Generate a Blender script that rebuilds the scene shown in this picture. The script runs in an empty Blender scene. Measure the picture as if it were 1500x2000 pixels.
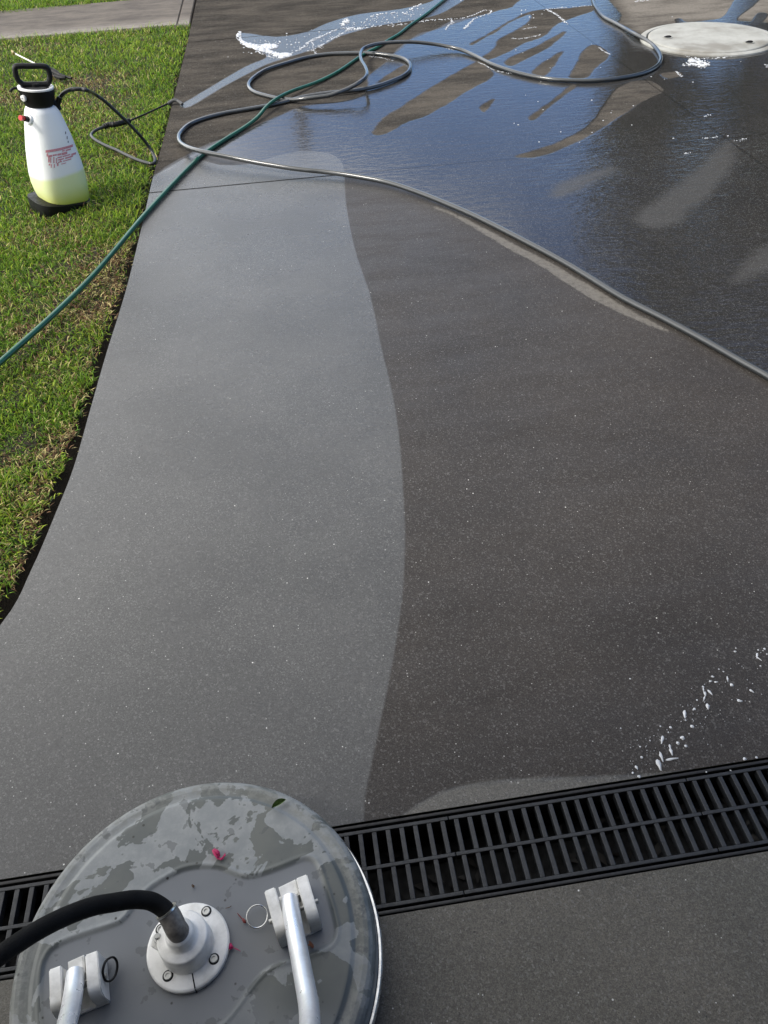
import bpy, bmesh, math, random
import numpy as np
from mathutils import Vector
random.seed(7); rng=np.random.default_rng(7)
R=math.radians
S=bpy.context.scene
col=S.collection
# ------------------------------------------------------------------ camera
H=1.5; F=1507.0; PITCH=R(43.73); ROLL=R(-3.18); YAW=R(-6.02)
_fw=np.array([0,math.cos(PITCH),-math.sin(PITCH)]); _up=np.array([0,math.sin(PITCH),math.cos(PITCH)]); _rt=np.array([1.,0,0])
_rt2=math.cos(ROLL)*_rt+math.sin(ROLL)*_up; _up2=-math.sin(ROLL)*_rt+math.cos(ROLL)*_up
_Y=np.array([[math.cos(YAW),-math.sin(YAW),0],[math.sin(YAW),math.cos(YAW),0],[0,0,1]])
FW=_Y@_fw; UP=_Y@_up2; RT=_Y@_rt2
cd=bpy.data.cameras.new('camera'); cam=bpy.data.objects.new('camera',cd); col.objects.link(cam)
from mathutils import Matrix
M=Matrix.Identity(4)
for i in range(3):
    M[i][0]=RT[i]; M[i][1]=UP[i]; M[i][2]=-FW[i]
M[2][3]=H
cam.matrix_world=M
cd.sensor_fit='VERTICAL'; cd.sensor_height=36; cd.sensor_width=27; cd.lens=F/2000*36
cd.clip_start=.02; cd.clip_end=3000
S.camera=cam
S.render.resolution_x=768; S.render.resolution_y=1024
S.view_settings.view_transform='Standard'; S.view_settings.look='None'; S.view_settings.gamma=1
S.view_settings.exposure=0.45
# ------------------------------------------------------------------ sky and sun
SUN_EL=R(45); SUN_AZ=R(-104)      # azimuth measured from +Y towards +X
w=bpy.data.worlds.new('World'); S.world=w; w.use_nodes=True
nt=w.node_tree; nt.nodes.clear()
def N(t,k,**kw):
    n=t.nodes.new(k)
    for a,b in kw.items():
        if hasattr(n,a) and not a.startswith('i_'): setattr(n,a,b)
    return n
out=N(nt,'ShaderNodeOutputWorld'); bg=N(nt,'ShaderNodeBackground'); sky=N(nt,'ShaderNodeTexSky',sky_type='NISHITA')
sky.sun_disc=False; sky.sun_elevation=SUN_EL; sky.sun_rotation=SUN_AZ; sky.air_density=1.0; sky.dust_density=.6; sky.ozone_density=1.6
bg.inputs['Strength'].default_value=.13
tc=N(nt,'ShaderNodeTexCoord'); sp=N(nt,'ShaderNodeSeparateXYZ'); nt.links.new(tc.outputs['Generated'],sp.inputs[0])
no=N(nt,'ShaderNodeTexNoise'); no.inputs['Scale'].default_value=1.7; no.inputs['Detail'].default_value=6; no.inputs['Roughness'].default_value=.55
mp=N(nt,'ShaderNodeMapping'); mp.inputs['Scale'].default_value=(1,1,2.2); mp.inputs['Location'].default_value=(3.1,.4,.2)
nt.links.new(tc.outputs['Generated'],mp.inputs[0]); nt.links.new(mp.outputs[0],no.inputs[0])
# cloud bank on the left, breaking up to blue on the right
m1=N(nt,'ShaderNodeMath',operation='MULTIPLY_ADD'); m1.inputs[1].default_value=-.55; m1.inputs[2].default_value=-.04
nt.links.new(sp.outputs['X'],m1.inputs[0])
m2=N(nt,'ShaderNodeMath',operation='MULTIPLY_ADD'); m2.inputs[1].default_value=.6
nt.links.new(sp.outputs['Z'],m2.inputs[0]); nt.links.new(m1.outputs[0],m2.inputs[2])
m3=N(nt,'ShaderNodeMath',operation='ADD'); nt.links.new(m2.outputs[0],m3.inputs[0]); nt.links.new(no.outputs[0],m3.inputs[1])
cr=N(nt,'ShaderNodeMapRange',interpolation_type='SMOOTHSTEP'); cr.inputs[1].default_value=.56; cr.inputs[2].default_value=.86
nt.links.new(m3.outputs[0],cr.inputs[0])
tin=N(nt,'ShaderNodeMixRGB',blend_type='MULTIPLY'); tin.inputs[0].default_value=1; tin.inputs[2].default_value=(.80,.95,1.22,1)
cb=N(nt,'ShaderNodeMapRange',interpolation_type='SMOOTHSTEP'); cb.inputs[1].default_value=.25; cb.inputs[2].default_value=.85; cb.inputs[3].default_value=15.5; cb.inputs[4].default_value=7.2; nt.links.new(sp.outputs['Z'],cb.inputs[0])
mx=N(nt,'ShaderNodeMixRGB'); nt.links.new(cb.outputs[0],mx.inputs[2])
nt.links.new(cr.outputs[0],mx.inputs[0]); nt.links.new(sky.outputs[0],tin.inputs[1]); nt.links.new(tin.outputs[0],mx.inputs[1]); nt.links.new(mx.outputs[0],bg.inputs[0]); nt.links.new(bg.outputs[0],out.inputs[0])
sl=bpy.data.lights.new('sun','SUN'); sl.energy=2.4; sl.angle=R(14); sl.color=(1,.95,.87)
so=bpy.data.objects.new('sun',sl); col.objects.link(so)
sd=Vector((math.sin(SUN_AZ)*math.cos(SUN_EL),math.cos(SUN_AZ)*math.cos(SUN_EL),math.sin(SUN_EL)))
so.rotation_euler=sd.to_track_quat('Z','Y').to_euler(); so.location=(-5,5,9)
# ------------------------------------------------------------------ measuring: photograph point -> point in the place
def G(px,z=0.0):
    """point of the photograph (1500x2000) -> place on the level plane at height z"""
    a=np.atleast_2d(np.array(px,float))
    d=FW+((a[:,0]-750)/F)[:,None]*RT-((a[:,1]-1000)/F)[:,None]*UP
    zz=np.broadcast_to(np.array(z,float),(len(a),))
    t=(zz-H)/d[:,2]
    return np.c_[d[:,0]*t,d[:,1]*t,zz]
def G1(x,y,z=0.0): return Vector(G([(x,y)],z)[0])
def path3(pts):
    return [Vector(v) for v in G([(p[0],p[1]) for p in pts],[p[2] for p in pts])]
def catmull(P,n=6,closed=False):
    P=[np.array(p,float) for p in P]; out_=[]; L=len(P)
    rngi=range(L if closed else L-1)
    for i in rngi:
        p0=P[(i-1)%L] if (closed or i>0) else 2*P[0]-P[1]
        p1=P[i]; p2=P[(i+1)%L]
        p3=P[(i+2)%L] if (closed or i+2<L) else 2*P[-1]-P[-2]
        for k in range(n):
            t=k/n
            out_.append(.5*((2*p1)+(-p0+p2)*t+(2*p0-5*p1+4*p2-p3)*t*t+(-p0+3*p1-3*p2+p3)*t**3))
    if not closed: out_.append(P[-1])
    return out_
# ------------------------------------------------------------------ mesh helpers
def tag(o,label=None,cat=None,group=None,kind=None):
    if label: o['label']=label
    if cat: o['category']=cat
    if group: o['group']=group
    if kind: o['kind']=kind
    return o
def link(name,me,mat=None,parent=None):
    o=bpy.data.objects.new(name,me); col.objects.link(o)
    if mat is not None: me.materials.append(mat)
    if parent is not None:
        o.parent=parent
        o.matrix_parent_inverse=Matrix.Translation(-Vector(parent.location)) if parent.type=='EMPTY' else Matrix.Identity(4)
    return o
def empty(name,loc=(0,0,0)):
    o=bpy.data.objects.new(name,None); o.empty_display_size=.1; col.objects.link(o); o.location=loc; return o
def finish(bm,name,mat,parent=None,smooth=True,ang=40):
    me=bpy.data.meshes.new(name); bmesh.ops.recalc_face_normals(bm,faces=bm.faces[:]); bm.to_mesh(me); bm.free()
    if smooth:
        me.shade_smooth()
        me.set_sharp_from_angle(angle=R(ang))
    return link(name,me,mat,parent)
def frames(P):
    T=[]; n=len(P)
    for i in range(n):
        t=(P[min(i+1,n-1)]-P[max(i-1,0)]); T.append(t.normalized())
    nv=T[0].orthogonal().normalized(); out_=[]
    for i in range(n):
        if i:
            nv=(nv-T[i]*nv.dot(T[i])); nv.normalize()
        out_.append((nv.copy(),T[i].cross(nv)))
    return out_
def add_tube(bm,P,r,seg=12,caps=True,rad=None,flat=1.0):
    P=[Vector(p) for p in P]; fr=frames(P); rings=[]
    for i,p in enumerate(P):
        rr=rad[i] if rad is not None else r
        a,b=fr[i]; ring=[]
        for k in range(seg):
            t=2*math.pi*k/seg; v=a*math.cos(t)*rr+b*math.sin(t)*rr
            v.z*=flat
            ring.append(bm.verts.new(p+v))
        rings.append(ring)
    for i in range(len(P)-1):
        for k in range(seg):
            bm.faces.new((rings[i][k],rings[i][(k+1)%seg],rings[i+1][(k+1)%seg],rings[i+1][k]))
    if caps:
        bm.faces.new(rings[0][::-1]); bm.faces.new(rings[-1])
def add_lathe(bm,prof,c,seg=48,axis=None,cap=True):
    """prof: (radius, height) from bottom to top about c"""
    c=Vector(c); rings=[]
    if axis is None: ax=Vector((0,0,1)); a=Vector((1,0,0)); b=Vector((0,1,0))
    else:
        ax=Vector(axis).normalized(); a=ax.orthogonal().normalized(); b=ax.cross(a)
    for r,h in prof:
        rings.append([bm.verts.new(c+ax*h+(a*math.cos(2*math.pi*k/seg)+b*math.sin(2*math.pi*k/seg))*r) for k in range(seg)])
    for i in range(len(prof)-1):
        for k in range(seg): bm.faces.new((rings[i][k],rings[i][(k+1)%seg],rings[i+1][(k+1)%seg],rings[i+1][k]))
    if cap: bm.faces.new(rings[0][::-1]); bm.faces.new(rings[-1])
def add_box(bm,x0,x1,y0,y1,z0,z1,bev=0,m=None):
    v=[bm.verts.new((x,y,z)) for z in (z0,z1) for y in (y0,y1) for x in (x0,x1)]
    f=[(0,2,3,1),(4,5,7,6),(0,1,5,4),(2,6,7,3),(0,4,6,2),(1,3,7,5)]
    fs=[bm.faces.new([v[i] for i in q]) for q in f]
    if m is not None:
        for q in v: q.co=m@q.co
    if bev:
        es=list({e for q in fs for e in q.edges})
        bmesh.ops.bevel(bm,geom=es,offset=bev,segments=2,affect='EDGES',profile=.6)
def add_prism(bm,poly,z0,z1,m=None,bev=0):
    b=[bm.verts.new((p[0],p[1],z0)) for p in poly]; t=[bm.verts.new((p[0],p[1],z1)) for p in poly]
    n=len(poly); fs=[bm.faces.new(b[::-1]),bm.faces.new(t)]
    for i in range(n): fs.append(bm.faces.new((b[i],b[(i+1)%n],t[(i+1)%n],t[i])))
    if m is not None:
        for q in b+t: q.co=m@q.co
    if bev:
        es=[e for e in fs[1].edges]+[e for e in fs[0].edges]
        bmesh.ops.bevel(bm,geom=es,offset=bev,segments=2,affect='EDGES')
# ------------------------------------------------------------------ material helpers
class Mat:
    def __init__(s,name,color=(.5,.5,.5),rough=.5,metal=0,spec=.5):
        s.m=bpy.data.materials.new(name); s.m.use_nodes=True; s.t=s.m.node_tree
        s.b=s.t.nodes['Principled BSDF']; s.set('Base Color',(*color,1)); s.set('Roughness',rough); s.set('Metallic',metal); s.set('Specular IOR Level',spec)
        s.co=s.t.nodes.new('ShaderNodeTexCoord').outputs['Object']
    def set(s,k,v):
        if hasattr(v,'links') or hasattr(v,'is_linked'): s.t.links.new(v,s.b.inputs[k])
        else: s.b.inputs[k].default_value=v
    def put(s,sock,v):
        if hasattr(v,'is_linked'): s.t.links.new(v,sock)
        elif isinstance(v,tuple) and len(v)==3 and sock.type=='RGBA': sock.default_value=(*v,1)
        else: sock.default_value=v
    def noise(s,scale,detail=4,rough=.5,stretch=None,vec=None,dist=0,off=None):
        n=s.t.nodes.new('ShaderNodeTexNoise'); n.inputs['Scale'].default_value=scale; n.inputs['Detail'].default_value=detail; n.inputs['Roughness'].default_value=rough; n.inputs['Distortion'].default_value=dist
        v=vec or s.co
        if stretch or off:
            mpn=s.t.nodes.new('ShaderNodeMapping')
            if stretch: mpn.inputs['Scale'].default_value=stretch
            if off: mpn.inputs['Rotation'].default_value=off
            s.t.links.new(v,mpn.inputs[0]); v=mpn.outputs[0]
        s.t.links.new(v,n.inputs['Vector']); return n.outputs['Fac']
    def vor(s,scale,feature='F1'):
        n=s.t.nodes.new('ShaderNodeTexVoronoi'); n.inputs['Scale'].default_value=scale; n.feature=feature; s.t.links.new(s.co,n.inputs['Vector']); return n.outputs['Distance'],n.outputs['Color']
    def math(s,op,a,b=0.0,c=0.0,clamp=False):
        n=s.t.nodes.new('ShaderNodeMath'); n.operation=op; n.use_clamp=clamp
        s.put(n.inputs[0],a); s.put(n.inputs[1],b); s.put(n.inputs[2],c); return n.outputs[0]
    def ramp(s,v,a,b,o0=0.,o1=1.,smooth=True):
        n=s.t.nodes.new('ShaderNodeMapRange'); n.interpolation_type='SMOOTHSTEP' if smooth else 'LINEAR'
        s.put(n.inputs[0],v); n.inputs[1].default_value=a; n.inputs[2].default_value=b; n.inputs[3].default_value=o0; n.inputs[4].default_value=o1; return n.outputs[0]
    def mix(s,f,a,b,mode='MIX'):
        n=s.t.nodes.new('ShaderNodeMixRGB'); n.blend_type=mode; s.put(n.inputs[0],f); s.put(n.inputs[1],a); s.put(n.inputs[2],b); return n.outputs[0]
    def mixf(s,f,a,b):
        n=s.t.nodes.new('ShaderNodeMix'); n.data_type='FLOAT'; s.put(n.inputs[0],f); s.put(n.inputs[2],a); s.put(n.inputs[3],b); return n.outputs[0]
    def attr(s,name,out_='Fac'):
        n=s.t.nodes.new('ShaderNodeAttribute'); n.attribute_name=name; return n.outputs[out_]
    def bump(s,h,strength=.3,dist=.002,normal=None):
        n=s.t.nodes.new('ShaderNodeBump'); n.inputs['Strength'].default_value=strength if not hasattr(strength,'is_linked') else 1
        if hasattr(strength,'is_linked'): s.t.links.new(strength,n.inputs['Strength'])
        n.inputs['Distance'].default_value=dist
        s.t.links.new(h,n.inputs['Height'])
        if normal: s.t.links.new(normal,n.inputs['Normal'])
        return n.outputs[0]
    def sep(s,v):
        n=s.t.nodes.new('ShaderNodeSeparateXYZ'); s.t.links.new(v,n.inputs[0]); return n.outputs
def simple(name,c,rough=.5,metal=0,var=.12,scale=30,bump=0,bs=200,spec=.5):
    m=Mat(name,c,rough,metal,spec); n=m.noise(scale,5,.6)
    m.set('Base Color',m.mix(m.ramp(n,.3,.7),tuple(x*(1-var) for x in c),tuple(min(1,x*(1+var)) for x in c)))
    m.set('Roughness',m.ramp(m.noise(scale*2.3,3),.3,.7,max(0,rough-.08),min(1,rough+.1)))
    if bump: m.set('Normal',m.bump(m.noise(bs,3),bump,.001))
    return m.m
# ------------------------------------------------------------------ the concrete: what is clean, dirty, dry, wet (signed distances in metres, stored on the mesh)
def sdf(V,poly,margin=.35):
    """signed distance, positive inside"""
    P=np.asarray(poly)[:,:2]; out_=np.full(len(V),-margin)
    lo=P.min(0)-margin; hi=P.max(0)+margin
    idx=np.where((V[:,0]>lo[0])&(V[:,0]<hi[0])&(V[:,1]>lo[1])&(V[:,1]<hi[1]))[0]
    if len(idx)==0: return out_
    Q=V[idx]; A=P; B=np.roll(P,-1,0)
    best=np.full(len(Q),1e9); ins=np.zeros(len(Q),bool)
    for a,b in zip(A,B):
        e=b-a; L=e@e
        if L<1e-12: continue
        w_=Q-a; t=np.clip((w_@e)/L,0,1); d=((w_-t[:,None]*e)**2).sum(1); best=np.minimum(best,d)
        c=((a[1]>Q[:,1])!=(b[1]>Q[:,1]))
        if c.any():
            xx=a[0]+(Q[:,1]-a[1])/(b[1]-a[1]+1e-15)*e[0]; ins^=(c&(Q[:,0]<xx))
    d=np.sqrt(best); out_[idx]=np.where(ins,d,-d); out_[idx]=np.maximum(out_[idx],-margin)
    return out_
def sline(V,pl,margin=.3):
    P=np.asarray(pl)[:,:2]; out_=np.full(len(V),margin)
    lo=P.min(0)-margin; hi=P.max(0)+margin
    idx=np.where((V[:,0]>lo[0])&(V[:,0]<hi[0])&(V[:,1]>lo[1])&(V[:,1]<hi[1]))[0]
    Q=V[idx]; best=np.full(len(Q),margin**2)
    for a,b in zip(P[:-1],P[1:]):
        e=b-a; L=e@e+1e-15; w_=Q-a; t=np.clip((w_@e)/L,0,1); best=np.minimum(best,((w_-t[:,None]*e)**2).sum(1))
    out_[idx]=np.sqrt(best); return out_
def poly(px,n=3): return np.array(catmull(G(px),n,True))
DRAIN_Y1=.688; DRAIN_Y0=.508
EDGE=[(-2.6,-.6),(-2.2,.1),(-1.75,.5),(-1.25,.82),(-1.02,1.02),(-.84,1.33),(-.795,1.52),(-.768,1.72),(-.745,1.933),(-.733,2.25),(-.7204,2.587),(-.706,2.85),(-.6935,3.152),(-.683,3.7),(-.675,4.366),(-.655,5.0),(-.638,5.9),(-.61,7.3),(-.59,8.91),(-.57,10.5),(-.56,13)]
EDGE=[tuple(p) for p in catmull(EDGE,5)]
ex=np.array([p[0] for p in EDGE]); ey=np.array([p[1] for p in EDGE])
def edge_x(y): return np.interp(y,ey,ex)
CLEAN=[(672,333),(675,390),(685,450),(697,500),(718,560),(731,610),(745,680),(760,740),(774,810),(783,890),(788,970),(791,1030),(790,1100),(785,1170),(776,1240),(762,1320),(745,1400),(728,1480),(712,1560),(690,1660),(500,1800),(-300,1900),(-700,1500),(-300,1200),(0,1100),(60,900),(120,700),(200,450),(250,390),(300,346),(320,333),(345,318),(372,305),(395,312),(430,322),(480,321),(520,311),(560,299),(600,295),(640,299),(664,312)]
CLEAN2=[(770,1606),(800,1582),(830,1563),(880,1540),(960,1525),(1060,1519),(1160,1516),(1260,1512),(1400,1505),(1500,1540),(1200,1640),(900,1680),(780,1640)]
DRY=[
 [(150,420),(230,380),(300,343),(320,329),(345,314),(370,300),(392,287),(440,270),(468,262),(520,236),(560,219),(586,208),(626,202),(660,200),(700,190),(716,176),(719,160),(720,147),(757,119),(775,97),(800,78),(820,65),(850,58),(880,42),(940,30),(975,20),(1010,4),(1015,-60),(200,-60)],
 [(735,163),(760,144),(790,127),(797,138),(788,147),(770,154)],
 [(1066,18),(1110,16),(1156,11),(1158,21),(1130,31),(1100,42),(1084,50),(1075,60),(1064,70),(1045,78),(1028,83),(1010,92),(996,100),(975,110),(954,118),(950,128),(960,138),(966,145),(956,155),(926,171),(900,186),(880,200),(860,211),(830,228),(800,237),(768,254),(745,264),(729,263),(728,256),(748,232),(775,214),(800,198),(830,178),(860,160),(885,145),(905,134),(930,120),(943,110),(958,101),(968,88),(972,78),(985,70),(1005,60),(1028,46),(1038,34),(1034,28),(1018,34),(1000,42),(985,51),(970,62),(950,72),(930,84),(920,89),(918,85),(935,76),(960,62),(985,46),(1005,36),(1028,25)],
 [(1100,62),(1104,66),(1092,76),(1070,94),(1045,107),(1020,120),(998,129),(984,122),(1000,110),(1020,102),(1044,92),(1070,78)],
 [(1100,99),(1096,108),(1088,120),(1070,144),(1058,150),(1038,142),(1048,132),(1060,122),(1076,112)],
 [(1156,88),(1170,90),(1186,100),(1188,112),(1172,126),(1160,137),(1146,152),(1112,152),(1114,144),(1120,136),(1130,116),(1138,100)],
 [(1116,166),(1084,192),(1056,212),(1032,230),(1036,236),(1046,234),(1060,220),(1092,194),(1124,170)],
 [(1232,160),(1260,158),(1278,161),(1296,176),(1282,186),(1260,196),(1232,214),(1204,232),(1170,254),(1140,272),(1112,285),(1084,297),(1060,304),(1036,308),(1000,307),(1030,298),(1070,286),(1084,281),(1120,264),(1148,248),(1165,230),(1180,208),(1190,192),(1205,174)],
 [(936,210),(950,200),(964,193),(962,202),(946,220)],
 [(1216,-60),(1214,30),(1207,42),(1215,52),(1250,66),(1270,62),(1300,50),(1400,40),(1500,44),(1560,50),(1700,40),(1900,-60)],
 [(1290,144),(1320,140),(1332,147),(1304,154)],
 [(850,-6),(905,-6),(885,12),(860,26)],
]
WETSTREAK=[
 [(1446,-12),(1489,-12),(1475,8),(1460,20),(1443,33),(1442,42),(1465,50),(1520,60),(1520,70),(1300,70),(1320,47),(1318,38),(1330,36),(1340,43),(1388,39),(1416,30)],
 [(1490,24),(1478,28),(1468,44),(1480,50),(1500,30)],
 [(470,64),(540,72),(600,62),(640,45),(700,28),(780,18),(840,4),(870,-12),(920,-12),(880,16),(850,30),(800,41),(740,50),(700,60),(660,72),(640,84),(600,100),(560,113),(520,126),(480,146),(430,173),(370,209),(352,206),(370,195),(420,165),(480,130),(522,111),(500,97),(474,82)],
]
FILM=[(300,345),(372,303),(440,270),(520,236),(586,208),(700,190),(720,147),(757,119),(800,78),(850,58),(940,30),(1010,4),(1050,-60),(2300,-60),(2300,900),(1600,790),(1500,735),(1450,708),(1380,668),(1300,625),(1200,573),(1100,513),(1000,460),(930,425),(820,378),(760,358),(700,346),(600,334),(500,318),(400,297)]
DULL=[
 [(1430,276),(1400,290),(1380,312),(1340,348),(1300,378),(1262,404),(1240,425),(1246,436),(1275,446),(1310,440),(1335,430),(1350,410),(1385,384),(1412,350),(1436,318)],
 [(1086,360),(1079,384),(1100,386),(1130,372),(1170,350),(1205,328),(1150,335)],
 [(1500,478),(1460,510),(1430,540),(1440,552),(1500,530),(1600,500)],
 [(590,345),(672,330),(676,395),(690,470),(560,470),(300,480),(270,400),(330,330),(400,322),(500,322)],
]
RESID=[(850,405,.01),(880,416,.01),(930,442,.016),(965,462,.02),(1000,482,.022),(1040,503,.024),(1080,524,.026),(1110,545,.03),(1140,562,.034),(1175,583,.03),(1200,597,.026),(1240,618,.02),(1300,645,.008)]
JOINTS=[[(-3,4.112),(8,4.112)],[(-3,7.18),(8,7.5)],[(2.405,.7),(2.405,14)],[(-3,10.2),(8,10.6)]]
def sheet(name,vs,us,xl,xr,mat,zfun=None):
    """grid sheet: rows at y=vs, columns between xl(y) and xr(y) at fractions us"""
    nv,nu=len(vs),len(us); L=xl(vs); Rr=xr(vs)
    X=L[:,None]+(Rr-L)[:,None]*us[None,:]; Yv=np.repeat(vs[:,None],nu,1)
    V=np.stack([X.ravel(),Yv.ravel(),np.zeros(nv*nu)],1)
    i=np.arange(nv-1)[:,None]*nu+np.arange(nu-1)[None,:]
    Fc=np.stack([i,i+1,i+1+nu,i+nu],-1).reshape(-1,4)
    me=bpy.data.meshes.new(name); me.vertices.add(len(V)); me.vertices.foreach_set('co',V.ravel())
    me.loops.add(Fc.size); me.loops.foreach_set('vertex_index',Fc.ravel().astype(np.int32))
    me.polygons.add(len(Fc)); me.polygons.foreach_set('loop_start',np.arange(0,Fc.size,4,dtype=np.int32)); me.polygons.foreach_set('loop_total',np.full(len(Fc),4,dtype=np.int32))
    me.update(); me.validate()
    return me,V
def put_attr(me,name,a):
    at=me.attributes.new(name,'FLOAT','POINT'); at.data.foreach_set('value',np.asarray(a,dtype=np.float32))
def concrete():
    m=Mat('wet_concrete'); s=m
    edge_n=s.math('SUBTRACT',s.noise(7,5,.65),.5)
    fine_n=s.math('SUBTRACT',s.noise(60,3,.6),.5)
    def mask(name,amp=.03,w_=.004,off=0.,amp2=.006):
        a=s.math('ADD',s.attr(name),s.math('MULTIPLY',edge_n,amp)); a=s.math('ADD',a,s.math('MULTIPLY',fine_n,amp2))
        return s.ramp(a,-w_+off,w_+off)
    clean=mask('clean',.0,.004,0,.003)
    dry=mask('dry',.035,.011); film=mask('film',.05,.02); dull=mask('dull',.06,.045,.0); pud=mask('puddle',.03,.008)
    resid=mask('resid',.03,.006,0,.02)
    # streaky grime on the uncleaned concrete
    big=s.noise(1.6,5,.6,stretch=(1,1,1)); mid=s.noise(3.2,6,.62,dist=.3); sml=s.noise(45,4,.7); grain=s.noise(420,2,.7); grain2=s.noise(900,2,.7)
    c_clean=s.mix(s.ramp(big,.35,.65),(.044,.0432,.0405),(.076,.0745,.0700))
    c_dirty=s.mix(s.ramp(big,.35,.65),(.0255,.0176,.0125),(.038,.0282,.021))
    c_dirty=s.mix(s.ramp(mid,.35,.75),c_dirty,(.044,.0335,.026))
    c_dirty=s.mix(s.ramp(s.noise(1.1,4,.55,dist=.4),.3,.7,.28,0),c_dirty,(.008,.007,.007)); c_dirty=s.mix(s.ramp(s.noise(.9,3,.5,vec=None,off=(.4,.2,.9)),.45,.7,0,.5),c_dirty,(.047,.0365,.029))
    c_film=s.mix(s.ramp(mid,.3,.7),(.009,.008,.007),(.018,.016,.013))
    drymid=s.noise(3.3,8,.72,stretch=(.6,1.6,1),off=(0,0,.35))
    c_dry=s.mix(s.ramp(drymid,.36,.66),(.028,.023,.0175),(.104,.088,.070))
    c_dry=s.mix(s.ramp(s.noise(14,6,.75,stretch=(.5,1.6,1),off=(0,0,.3)),.52,.8,0,.6),c_dry,(.15,.125,.098))
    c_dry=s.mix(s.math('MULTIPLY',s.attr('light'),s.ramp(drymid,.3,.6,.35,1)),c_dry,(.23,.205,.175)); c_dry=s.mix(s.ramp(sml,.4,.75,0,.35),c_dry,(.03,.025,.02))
    c_dull=(.048,.045,.041)
    c=s.mix(film,c_dirty,c_film); c=s.mix(s.math('MULTIPLY',dull,film),c,c_dull)
    c=s.mix(clean,c,c_clean)
    farfade=None
    c=s.mix(dry,c,c_dry); c=s.mix(pud,c,s.mix(.5,(.05,.05,.053),c_film))
    ap=s.attr('apron'); c_ap=s.mix(s.ramp(s.noise(2.2,4,.6),.35,.65),(.118,.106,.080),(.148,.131,.100)); c_ap=s.mix(s.ramp(big,.5,.75,0,.5),c_ap,(.110,.110,.084)); c=s.mix(ap,c,c_ap)
    # drips and finger stains
    c=s.mix(s.ramp(s.noise(23,3,.6),.62,.72,0,.18),c,(.03,.028,.026))
    # sand grain, pale and dark specks
    c=s.mix(s.ramp(grain,.25,.75,0,1),s.mix(.42,c,(0,0,0)),s.mix(.05,c,(1,1,1)))
    _,kc=s.vor(300); kk_=s.sep(kc)[0]; nf=s.math('MULTIPLY_ADD',film,-.75,1.0); c=s.mix(s.math('MULTIPLY',nf,s.ramp(kk_,0,1,0,.34)),c,(0,0,0)); c=s.mix(s.ramp(s.sep(kc)[1],.8,1,0,.10),c,(.6,.6,.58))
    def specks(scale,frac,size,colr,fac,cc):
        d,k=s.vor(scale); kk=s.sep(k)[0]
        on=s.math('MULTIPLY',s.ramp(kk,1-frac,1-frac+.02),s.ramp(d,size,size*.55))
        on=s.math('MULTIPLY',s.math('MULTIPLY',on,fac),nf); return s.mix(on,cc,colr),on
    c,_=specks(240,.05,.28,(.22,.21,.195),.35,c)
    c,_=specks(75,.028,.15,(.85,.84,.80),1.0,c); c,_=specks(150,.035,.22,(.7,.69,.66),.8,c)
    c,_=specks(120,.03,.17,(.4,.385,.36),.5,c)
    c,_=specks(95,.06,.2,(.012,.012,.012),.7,c)
    rn=s.math('MULTIPLY',resid,s.ramp(sml,.25,.6,.35,1)); c=s.mix(s.math('MULTIPLY',rn,.62),c,(.21,.195,.17))
    # control joints
    jd=s.math('MINIMUM',s.math('ABSOLUTE',s.attr('joint')),s.math('ABSOLUTE',s.attr('jointx'))); jd=s.math('ADD',jd,s.math('MULTIPLY',fine_n,.006)); jm=s.ramp(jd,.0035,.009,1,0)
    c=s.mix(s.math('MULTIPLY',jm,s.math('MULTIPLY_ADD',film,-.7,1.0)),c,(.012,.011,.01))
    s.set('Base Color',c)
    s.set('Roughness',.8); s.set('Specular IOR Level',s.mixf(s.math('MAXIMUM',dry,film),.09,0.0))
    # water
    streak=s.noise(5,6,.7,stretch=(.35,1.6,1),off=(0,0,.2))
    damp=s.math('SUBTRACT',1.0,dry,clamp=True)
    wetc=s.mixf(film,s.ramp(streak,.3,.7,.5,.8),1.0); wetc=s.mixf(s.math('MULTIPLY',dull,film),wetc,.6)
    wetc=s.mixf(clean,wetc,1.0); wetc=s.mixf(dry,wetc,0.0); wetc=s.mixf(pud,wetc,1.0); wetc=s.mixf(s.math('MULTIPLY',jm,s.math('MULTIPLY_ADD',film,-.8,1.0)),wetc,0.0)
    s.set('Coat Weight',wetc); s.set('Coat IOR',s.mixf(s.math('MAXIMUM',film,clean),1.38,1.52))
    ripn=s.noise(9,4,.6)
    cr_=s.mixf(film,s.ramp(s.noise(3.1,6,.65),.3,.7,.3,.42),s.ramp(ripn,.3,.7,.03,.07)); cr_=s.mixf(s.math('MULTIPLY',dull,film),cr_,.26); cr_=s.mixf(pud,cr_,.12); cr_=s.mixf(s.math('MULTIPLY',clean,.8),cr_,s.ramp(s.noise(2.6,5,.6),.3,.7,.2,.3))
    s.set('Coat Roughness',cr_)
    n1=s.bump(grain,.55,.0012); n1=s.bump(sml,.25,.003,n1); s.set('Normal',s.bump(jm,1.0,-.004,n1))
    rip=s.math('ADD',s.math('MULTIPLY',s.noise(16,4,.6,stretch=(.6,1.5,1)),1.0),s.math('MULTIPLY',s.noise(48,3,.65,stretch=(.35,1.0,1),off=(0,0,-.25)),.5))
    ramt=s.mixf(film,.12,s.ramp(s.math('ADD',s.attr('wind'),s.math('MULTIPLY',edge_n,.8)),0,1,.18,.62))
    n2=s.bump(rip,ramt,.0075,s.bump(mask('dry',.035,.012),.35,-.004)); n2=s.bump(grain2,s.mixf(film,.6,.02),.0012,n2)
    s.set('Coat Normal',n2)
    return m.m
CONC=concrete()
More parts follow.
